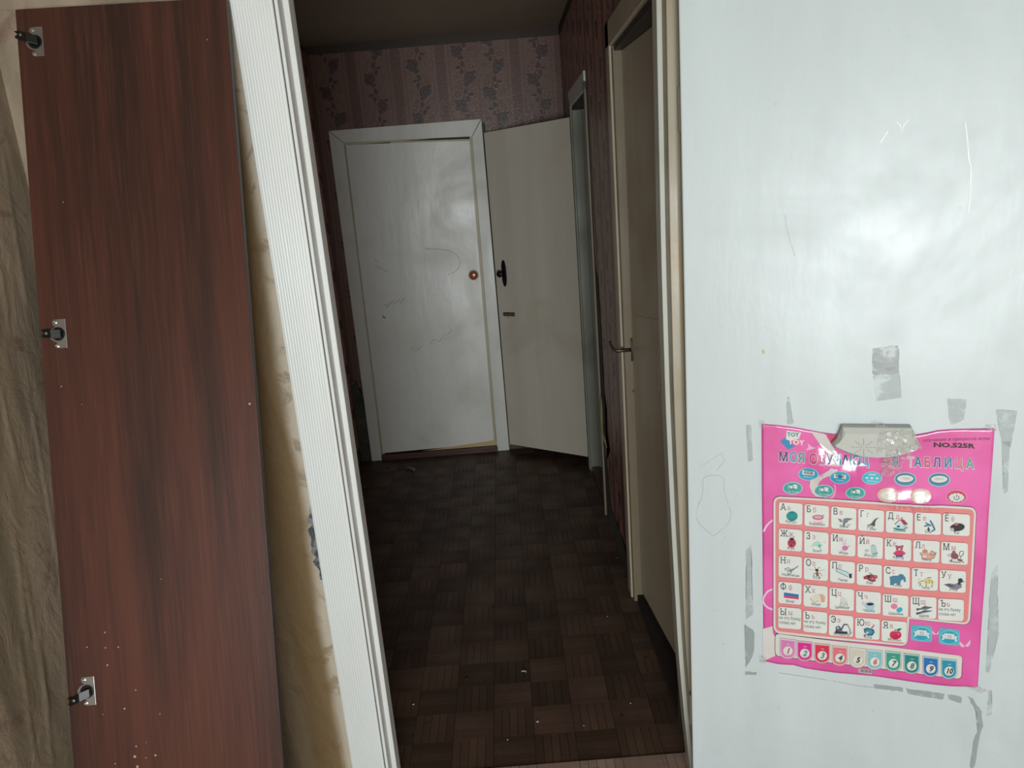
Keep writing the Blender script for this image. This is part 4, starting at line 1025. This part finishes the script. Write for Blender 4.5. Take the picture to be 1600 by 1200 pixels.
PIC = {
 'А': [E_(TL_, 0, 0, 9.8, 8.6)]+[L__((15, 110, 115), 1.1, *[(k*.9*math.cos(t*.35)*1., -8+t*1.9) if False else (k*math.sin((t+.5)*.35), -7.6+t*1.9) for t in range(9)]) for k in (-6.5, -2.5, 2, 6.5)],
 'Б': [E_((228, 190, 196), 0, 6, 8, 3.6), P_((236, 214, 216), (-8, -1), (8, -1), (8, 6), (-8, 6)), E_((150, 70, 95), 0, -2, 9.4, 4), E_((232, 170, 185), 0, -2.3, 7.6, 2.7), L__((160, 120, 130), .8, (4, -4), (11, -6))],
 'В': [P_((120, 125, 140), (-2, -4), (6, -5), (5, 2), (1, 4), (-1, 10), (-4, 10), (-3, 2)), P_((130, 135, 148), (-12, -4), (-6, -3), (-3, 2), (-8, 2)), P_((115, 120, 135), (3, -5), (14, -4), (8, -1), (4, 0)), P_((190, 180, 160), (3, 5), (10, 6), (6, 9))],
 'Г': [P_((70, 78, 84), (-9, 4), (-2, 1), (2, -4), (6, -8), (12, -9), (7, -6), (5, -1), (5, 4), (0, 8), (-5, 7)), E_((190, 190, 188), -3, 5.4, 5, 2), L__(GY, .8, (0, 8), (0, 11), (3, 11))],
 'Д': [P_((40, 150, 150), (-14, 5), (14, 4), (6, 9), (-6, 9)), P_((205, 228, 230), (-8, -2), (-1, -9), (5, -2), (5, 7), (-8, 5)), P_((185, 200, 205), (5, 0), (11, -1), (11, 4), (5, 7)), P_((165, 45, 75), (-1, -9), (6, -9), (13, -1), (6, 0)), L__((150, 60, 80), 1, (-10, -1), (-1, -9)), P_((25, 85, 100), (-6, 1), (-1, 1), (-1, 4), (-6, 4)), P_((205, 120, 130), (1, -13), (4, -13), (4, -8), (1, -9))],
 'Е': [L__((45, 120, 150), 2.6, (2, -10), (6, -3), (10, 6)), L__((50, 125, 150), 2.4, (-8, 0), (-1, -2), (4, -1)), L__((60, 130, 155), 2.2, (-6, -6), (2, -2)), P_((35, 70, 95), (-1, 0), (2, 6), (0, 10), (-3, 6)), L__((45, 120, 150), 2, (4, 9), (10, 6))],
 'Ё': [E_((38, 38, 44), 0, 0, 12.5, 6.8, -.12), E_((195, 85, 120), -2, -5.2, 3.6, 2.4), P_((190, 185, 180), (-13, 1), (-7, 1), (-5, 5), (-11, 7)), L__(DK, .9, (-6, 8), (-4, 6)), L__((205, 190, 195), .7, (0, -9), (1, -6))],
 'Ж': [E_(RD, 0, 1, 7.2, 7.6), E_((55, 22, 30), 0, -6, 3.8, 2.4), E_((60, 20, 30), -3, -1, 1.2, 1.4), E_((60, 20, 30), 3.2, 0, 1.2, 1.4), E_((60, 20, 30), -1.5, 4.2, 1.1, 1.2), L__((60, 20, 30), .7, (0, -5), (0, 8)), L__(GY, .6, (-2, -7), (-5, -11)), L__(GY, .6, (2, -7), (5, -11))],
 'З': [P_((175, 222, 205), (-11, 4), (-8, -3), (-2, -7), (5, -5), (8, 1), (3, 0), (-1, 2), (-6, 1)), P_((95, 185, 175), (2, -2), (7, 0), (3, 4), (0, 2)), L__(GY, .8, (3, 3), (7, 10)), E_((235, 210, 205), 12, -5, 2.6, 1.6)],
 'И': [E_((222, 214, 222), 0, -6, 4, 3.6), E_((205, 120, 165), 1, 1, 5, 4.2), L__((220, 200, 214), 1.6, (-2, -9), (-3, -14)), L__((220, 200, 214), 1.6, (2, -9), (2, -14)), E_((150, 120, 140), 0, -6, .8, .8), E_((210, 215, 220), -3, 6, 3.4, 2), L__((200, 170, 190), 1.2, (5, -1), (9, -3))],
 'Й': [P_((185, 205, 205), (-2, -7), (8, -6), (10, 5), (-1, 6)), P_((160, 190, 190), (-2, -7), (3, -10), (8, -6)), P_((60, 175, 165), (1, 6), (10, 4), (10, 7), (2, 8)), E_((195, 200, 198), -8, 1, 4, 3)],
 'К': [E_((180, 85, 115), 0, -6, 6, 5), E_((180, 85, 115), -5, -10, 2.2, 2), E_((180, 85, 115), 5, -10, 2.2, 2), P_((215, 55, 105), (-7, -2), (7, -2), (8, 5), (-8, 5)), E_((180, 85, 115), -8, 2, 2.4, 2), E_((180, 85, 115), 8, 2, 2.4, 2), P_((70, 80, 150), (-6, 5), (6, 5), (6, 8), (-6, 8)), E_((236, 220, 224), 0, -5, 2, 1.8), E_((230, 230, 236), 0, 9.6, 5, 1.5)],
 'Л': [P_((214, 170, 150), (-13, -2), (-9, 4), (-10, 8), (3, 9), (11, 7), (15, -2), (6, -6), (3, -1), (-2, -5)), E_((190, 140, 125), -4, -5, 4.6, 3), E_((230, 205, 195), -5, 4, 3.6, 2.6), L__((110, 85, 80), .8, (-13, -2), (-9, 4), (-10, 8), (3, 9), (11, 7), (15, -2), (6, -6)), L__((110, 85, 80), .8, (3, -1), (8, 2), (14, -1))],
 'М': [E_((135, 75, 85), -2, 0, 7, 5.4, .3), E_((150, 90, 98), -3, -6, 3.2, 2.8), E_((196, 196, 196), -11, -1, 3.4, 2.8), P_((135, 75, 85), (2, 4), (12, 6), (10, 9), (4, 8)), L__((90, 62, 70), 1, (9, 4), (6, -3), (8, -8), (13, -8), (13, -3), (9, 1)), L__((90, 62, 70), 1.2, (-6, 5), (-8, 9)), L__((90, 62, 70), 1.2, (8, 8), (14, 11))],
 'Н': [L__((120, 135, 138), 1.4, (-2, 4), (4, 0), (12, -6)), L__((120, 135, 138), 1.2, (-11, -1), (-5, -3), (0, 0), (-4, 1), (-10, 1), (-11, -1)), L__((120, 135, 138), 1.2, (0, 1), (-6, 4), (-6, 8), (-1, 7), (1, 3)), L__((120, 135, 138), 1.2, (0, 1), (5, -2))],
 'О': [E_((35, 22, 24), -1, -3, 3, 2.4), E_((150, 110, 90), 0, 3.5, 2.6, 4.4), L__((80, 50, 50), .7, (-1, 2), (1, 6)), L__((190, 195, 195), .8, (-2, -2), (-14, -5)), L__((190, 195, 195), .8, (2, -2), (13, -4)), L__((120, 90, 80), .8, (-2, 1), (-6, 3), (-6, 8)), L__((120, 90, 80), .8, (3, 1), (6, 3), (8, 7)), L__((120, 90, 80), .8, (-3, -6), (-5, -9)), L__((120, 90, 80), .8, (1, -6), (4, -8)), L__((120, 90, 80), .8, (3, 6), (5, 11))],
 'П': [P_((196, 226, 226), (-13, -8), (-9, -10), (9, -3), (8, 4), (-12, -5)), L__((90, 120, 125), .9, (-13, -8), (-9, -10), (9, -3)), L__((90, 120, 125), .9, (-13, -6), (8, 4)), P_((30, 50, 60), (9, -1), (14, -2), (14, 6), (10, 6))],
 'Р': [P_((150, 65, 80), (-12, -1), (-6, -4), (2, -5), (10, -3), (13, 0), (8, 3), (10, 6), (4, 8), (-2, 6), (-6, 3), (-11, 3)), P_((45, 30, 36), (-4, -4), (1, -4), (-2, 1), (-5, 1)), E_((205, 120, 135), 4, 2, 3, 1.8), L__((60, 45, 50), 1, (-2, -8), (3, -5)), E_((190, 100, 115), 9, -2, 3.2, 2)],
 'С': [P_((70, 130, 160), (-14, -5), (-8, -7), (0, -7), (4, -10), (9, -9), (13, -4), (14, 3), (11, 4), (9, -1), (5, 2), (4, 9), (-1, 9), (-2, 6), (-6, 6), (-7, 9), (-13, 9), (-13, 1)), L__((45, 100, 135), .9, (6, -8), (5, -3), (9, -2))],
 'Т': [P_((222, 208, 150), (-4, -4), (2, -7), (9, -6), (14, 0), (12, 5), (6, 3), (2, 5), (-3, 3)), L__((170, 165, 130), 1.8, (-4, -2), (-9, -1), (-13, 3)), P_((228, 222, 190), (-14, -5), (-9, -6), (-9, -1), (-14, 0)), L__((120, 105, 80), .9, (2, -7), (9, -8)), L__((110, 95, 70), .8, (0, -3), (1, 2)), L__((110, 95, 70), .8, (5, -4), (6, 1)), L__((110, 95, 70), .8, (9, -3), (11, 2)), L__((150, 135, 95), 1.2, (0, 4), (1, 9)), L__((150, 135, 95), 1.2, (11, 5), (9, 9)), L__((150, 135, 95), 1.2, (-8, 2), (-11, 7))],
 'У': [P_((135, 128, 145), (-17, 1), (-9, -1), (2, 0), (8, -3), (13, 0), (13, 6), (6, 9), (-4, 8), (-11, 4)), P_((88, 86, 100), (-17, 1), (-7, 0), (3, 4), (-6, 5)), E_((25, 60, 62), 11, -6, 4.2, 4), L__((25, 60, 62), 4, (9, -3), (9, 1)), P_((120, 120, 115), (14, -6), (19, -4), (14, -3))],
 'Ф': [P_((232, 236, 236), (-12, -10), (13, -6.5), (13, -2.5), (-12, -6)), P_((30, 125, 180), (-12, -6), (13, -2.5), (13, 2.5), (-12, -1)), P_((222, 55, 115), (-12, -1), (13, 2.5), (13, 6), (-12, 3))],
 'Х': [P_((222, 222, 205), (-11, -1), (-5, -6), (3, -8), (6, -2), (3, 3), (-4, 7)), P_((220, 180, 155), (4, -8), (10, -8), (15, -4), (14, 5), (7, 6), (6, -2)), L__((170, 150, 130), .9, (-11, -1), (-4, 7), (4, 3)), L__((195, 140, 110), .8, (9, -7), (11, 5))],
 'Ц': [E_((212, 216, 214), 1, -3, 5.5, 4.6), E_((206, 212, 210), 1, 4, 6.6, 4), L__((150, 155, 155), .8, (-4, 4), (-6, 9), (-1, 9)), L__((150, 155, 155), .8, (8, 3), (8, 9), (12, 9)), E_((150, 155, 155), -3, 1, 1, 1), L__((175, 180, 178), .8, (2, 6), (8, -1))],
 'Ч': [E_((190, 208, 216), 0, 0, 9.5, 5.4), P_((170, 205, 222), (-8, 1), (9, 2), (6, 9), (-5, 8)), E_((60, 58, 64), 1, -1.6, 6.4, 2.5), E_((26, 22, 24), 2, -1.2, 4, 1.5), L__((180, 195, 200), 1.4, (-9, 0), (-12, -2), (-10, -6))],
 'Ш': [E_((228, 130, 165), -4, -3, 5.6, 4.6), E_((50, 175, 205), 5, 3, 5.4, 4.2, -.5)],
 'Щ': [P_((58, 74, 88), (-14, -3), (-7, -3), (0, -7), (14, -5), (2, -1), (-8, -1), (-13, 1)), P_((58, 74, 88), (-14, 4), (-7, 3), (0, 0), (14, 1), (3, 4), (-8, 6), (-14, 8)), L__((150, 165, 172), .8, (-6, -2.5), (8, -4.5)), L__((150, 165, 172), .8, (-6, 4.5), (8, 2))],
 'Э': [P_((35, 45, 60), (-12, 4), (9, 5), (9, 9), (-12, 8)), P_((70, 85, 110), (-11, -3), (-5, -5), (-1, 0), (1, 4), (-11, 4)), L__((90, 100, 120), 2.6, (-1, 1), (3, -7), (9, -7)), L__((160, 160, 160), 2.2, (9, -7), (13, 1), (14, 6)), P_((170, 165, 160), (12, 5), (17, 6), (15, 10), (12, 9)), P_((200, 215, 225), (-9, -2), (-6, -3), (-5, 0), (-9, 0))],
 'Ю': [P_((40, 110, 135), (-9, -5), (-3, -7), (8, -4), (10, 1), (6, 7), (-2, 7), (-8, 1)), E_((70, 155, 170), 0, 0, 6, 3.6, .2), E_((205, 220, 224), -3, 2, 2.4, 1.8), L__((210, 70, 85), 1.8, (4, -6), (8, -9), (8, -12)), E_((210, 70, 85), -7, 6, 2, 1.5)],
 'Я': [E_((214, 40, 88), -4, 1, 6, 6.6), E_((214, 40, 88), 4, 1, 6, 6.6), E_((190, 30, 75), 0, 5, 6, 4), P_((20, 120, 95), (0, -7), (5, -10), (11, -10), (7, -6), (3, -6)), L__((40, 50, 45), 1, (0, -4), (-1, -9)), E_((240, 120, 150), 5, -1, 1.6, 1.4)],
}
for r in range(5):
    words = WD[r].split()
    for i, ch in enumerate(LT[r]):
        f = r/4; l = CL[i][0]+(CL[i][1]-CL[i][0])*f; rr = CR[i][0]+(CR[i][1]-CR[i][0])*f; ty = TY[r][i]
        sl_ = .083 if i < 5 else .05; dh = 34.5 if r < 4 else 33.5
        q = [(l, ty), (rr, ty+sl_*(rr-l)), (rr-.6, ty+sl_*(rr-l)+dh-1), (l-.2, ty+dh-.6)]
        p = Print(); qq = rrect(q, 4.2)
        p.poly((205, 120, 130), rrect(inset(q, -.7), 4.8), 6); p.poly((228, 234, 228), qq, 7)
        card = p.done('letter_card', poster)
        p = Print()
        p.text((62, 70, 80), ch, l+2.6, ty+12.4, 9.8, 8, bold=.004, wide=.86, slope=sl_, serif=1); wd = 13.2 if ch in 'ЖМШЩЫЮФД' else 10.5
        p.done('capital_letter', card); p = Print()
        p.text((205, 130, 150), ch.lower(), l+2.2+wd, ty+12.6, 7.6, 8, bold=.0, wide=.9, slope=sl_, serif=1); p.done('small_letter', card); p = Print()
        if words[i] == '-':
            p.text((85, 95, 100), 'на эту букву', l+.8, ty+18.6, 4.6, 8, wide=.86, slope=sl_); p.text((85, 95, 100), 'слова нет', l+.8, ty+26, 4.6, 8, wide=.86, slope=sl_)
        else:
            p.text((95, 100, 105), words[i], (l+rr)/2+.5, ty+31.5+sl_*17, 4.0, 9, 'CENTER', wide=(.8 if len(words[i]) > 7 else 1.05), slope=sl_)
        p.done('caption', card)
        if ch in PIC:
            p = Print(); cu, cv = (l+rr)/2+1.5, ty+21+sl_*17
            if ch in 'АБЖЗИЙОКЯЮ': cu += .5
            for n_, it in enumerate(PIC[ch]):
                k = 8+n_*.12
                if it[0] == 'e': p.ell(it[1], cu+it[2]*.92, cv+it[3]*.92, it[4]*.92, it[5]*.92, k, 18, it[6], False)
                elif it[0] == 'p': p.poly(it[1], [(cu+x*.92, cv+y*.92) for x, y in it[2]], k, False)
                else: p.line(it[1], [(cu+x*.92, cv+y*.92) for x, y in it[3]], it[2], k)
            p.done('picture', card)
# two blue buttons beside the last row
for cu, cv in ((1439.5, 988.5), (1482.5, 993.5)):
    p = Print(); q = [(cu-16.5, cv-14), (cu+16.5, cv-11), (cu+16.5, cv+14), (cu-16.5, cv+11)]
    p.poly((110, 190, 210), rrect(q, 6), 2); p.poly((75, 185, 205), rrect(inset(q, 1.6), 6), 3); p.ell((120, 210, 220), cu, cv, 15, 10.8, 4, 24); p.ell((35, 165, 195), cu, cv+.5, 13.6, 9.6, 5, 24)
    p.poly(WHT, [(cu-12, cv-4), (cu-8, cv-4), (cu-8, cv+4), (cu-12, cv+4.5), (cu-10.5, cv)], 6, False); p.poly(WHT, [(cu+8, cv-2), (cu+12.5, cv-1), (cu+11, cv+3), (cu+12.5, cv+7), (cu+8.5, cv+6)], 6, False)
    p.poly((214, 228, 228), [(cu-8, cv-6.5), (cu+8, cv-5), (cu+8, cv+3.5), (cu-8, cv+2)], 7, False); p.text((110, 120, 150), '12', cu, cv+1.2, 4.6, 8, 'CENTER')
    p.done('blue_button', poster)
# ten number badges
NC = [((222, 130, 190), (196, 60, 80)), ((222, 40, 145), (30, 150, 150)), ((218, 45, 75), (30, 150, 150)), ((225, 120, 125), (25, 70, 90)), ((212, 208, 190), (30, 28, 36)), ((130, 195, 200), (215, 80, 80)), ((45, 160, 135), (30, 90, 95)), ((15, 135, 130), (40, 110, 110)), ((20, 115, 185), (70, 60, 75)), ((25, 150, 180), (35, 30, 40))]
BU = [1231, 1257.3, 1284.5, 1312, 1340, 1366.5, 1395.5, 1424, 1453.5, 1482]; BV = [1012.5, 1016, 1019.5, 1023.5, 1027, 1030, 1032.5, 1036, 1040, 1043.5]
for n_, ((c, dc), u, v) in enumerate(zip(NC, BU, BV)):
    p = Print()
    def shield(w_, t, b, k, c_):
        pts = [(u-w_, v+t-.05*w_*2), (u+w_, v+t+.05*w_*2)]+[(u+w_*math.cos(a*math.pi/10), v+b-9+(9+(0))*math.sin(a*math.pi/10)+(0)) for a in range(0, 11)]
        p.poly(c_, pts, k)
    light = tuple(int(x+(232-x)*.72) for x in c)
    shield(12.6, -16, 15.5, 4, (150, 150, 146)); shield(12.0, -15.6, 14.8, 5, light); shield(10.6, -13.2, 13.2, 6, c)
    p.ell((228, 228, 222), u, v+2.5, 7.4, 7.2, 7, 20); p.text(dc, str(n_+1), u-.2, v+6.2, 8.2, 8, 'CENTER', shear=.3, wide=1.05 if n_ < 9 else .9, bold=.03)
    p.line((190, 180, 178), [(u-3, v+8.3), (u+3, v+8.6)], .7, 8); p.line(light, [(u-2, v-8.4), (u+3, v-8)], 1.2, 8)
    p.done('number_badge', poster)
p = Print(); p.poly((190, 186, 180), [(1341, 1043.5), (1362, 1045.5), (1362, 1053), (1341, 1050)], 2, False)
for k in range(9): p.line((60, 55, 60), [(1344+k*2, 1044.8+k*.18), (1344+k*2, 1049+k*.2)], .5+(k*7 % 3)*.35, 3)
p.done('barcode', poster)
# grey speaker box
def spk(u, v, o): return leaf_pt(u, v, o)
mt, nt, bs = new_mat('pale_grey_speaker_plastic'); n = noi(nt, s=20, det=3)
setc(nt, bs.inputs['Base Color'], mix(nt, n, (.44, .46, .42), (.50, .52, .48))); bs.inputs['Roughness'].default_value = .45; M['spk'] = mt
Fo = [(1319, 671), (1421, 672), (1424, 681), (1428, 687), (1433, 692), (1425, 697), (1408, 703), (1390, 706.5), (1368, 708), (1345, 706), (1324, 700), (1306, 692), (1303, 689), (1309, 685), (1314, 679)]
Bk = [(1315, 662), (1422, 663), (1427, 674), (1432, 684), (1436, 692), (1427, 699), (1409, 706), (1391, 709), (1368, 710.5), (1344, 708.5), (1322, 703), (1303, 695), (1299, 689), (1306, 682), (1311, 673)]
bm = bmesh.new(); a = [bm.verts.new(spk(u, v, .030)) for u, v in Fo]; b = [bm.verts.new(spk(u, v, .024 if i < 2 else .018)) for i, (u, v) in enumerate(Bk)]; c_ = [bm.verts.new(spk(u, v, .002)) for u, v in Bk]
bm.faces.new(a)
for i in range(len(a)):
    j = (i+1) % len(a); bm.faces.new((a[i], b[i], b[j], a[j])); bm.faces.new((b[i], c_[i], c_[j], b[j]))
bm.faces.new(c_[::-1]); bmesh.ops.recalc_face_normals(bm, faces=bm.faces)
sb = ob('speaker_box', bm, M['spk'], poster, bevel=.0012)
bm = bmesh.new()
for k in range(8):
    for r_ in range(1, 6):
        a_ = k*math.pi/4; u, v = 1347+r_*3.6*math.cos(a_), 691.5+r_*2.3*math.sin(a_)*1.05+r_*3.6*math.cos(a_)*.02
        if r_ == 1 and k % 2: continue
        lathe(bm, spk(u, v, .0300), NN, [(0, .00085), (.0003, .00085)], 6)
ob('speaker_holes', bm, M['rubber'], sb)['kind'] = 'stuff'
bm = bmesh.new(); lathe(bm, spk(1347, 691.5, .0298), NN, [(0, .0040), (.0006, .0036), (.0007, .001)], 14); ob('speaker_centre', bm, M['spk'], sb)
# crumpled clear tape over the box
mt, nt, bs = new_mat('crumpled_clear_tape')
bs.inputs['Base Color'].default_value = (.62, .62, .58, 1); bs.inputs['Roughness'].default_value = .12; bs.inputs['Coat Weight'].default_value = .8
a = noi(nt, s=110, det=4, rough=.7); setc(nt, bs.inputs['Alpha'], a.step(.4, .68, .12, .62)); bump(nt, bs, a, .0015); M['clear'] = mt
def crumple(name, q, nu, nv, base_o, amp, seed, jag=2.0, hf=None, mat='clear', par=poster):
    rd = random.Random(seed); q = [Vector(x) for x in q]; bm = bmesh.new(); G = []
    for j in range(nv+1):
        row = []
        for i in range(nu+1):
            s, t = i/nu, j/nv; P_ = q[0].lerp(q[1], s).lerp(q[3].lerp(q[2], s), t)+Vector((rd.uniform(-jag, jag), rd.uniform(-jag, jag)))
            row.append(bm.verts.new(leaf_pt(P_.x, P_.y, (hf(P_.x, P_.y) if hf else base_o)+rd.uniform(0, amp))))
        G.append(row)
    for j in range(nv):
        for i in range(nu):
            bm.faces.new((G[j][i], G[j+1][i], G[j+1][i+1])); bm.faces.new((G[j][i], G[j+1][i+1], G[j][i+1]))
    for f in bm.faces:
        f.normal_update()
        if f.normal.dot(NN) < 0: f.normal_flip()
    return ob(name, bm, M[mat], par)
def tapeh(u, v): return .0315 if v < 702 else max(.0045, .0315-(v-702)/22*.026)
crumple('clear_tape', [(1373, 665), (1424, 666), (1436, 694), (1366, 700)], 11, 8, .0305, .004, 3, hf=tapeh)
crumple('clear_tape', [(1378, 696), (1424, 690), (1404, 738), (1374, 744)], 9, 11, .03, .006, 5, 2.4, hf=tapeh)
crumple('clear_tape', [(1364, 657), (1380, 660), (1392, 668), (1366, 668)], 5, 3, .02, .006, 8, 1.5)
for q in ([(1186, 656), (1196, 657), (1195, 668), (1187, 667)], [(1540, 664), (1557, 663), (1558, 674), (1541, 675)], [(1500, 1068), (1528, 1071), (1546, 1079), (1530, 1082)], [(1186, 1022), (1198, 1026), (1196, 1036), (1187, 1034)]):
    crumple('corner_tape', q, 4, 3, .0035, .002, int(q[0][0]), .6)
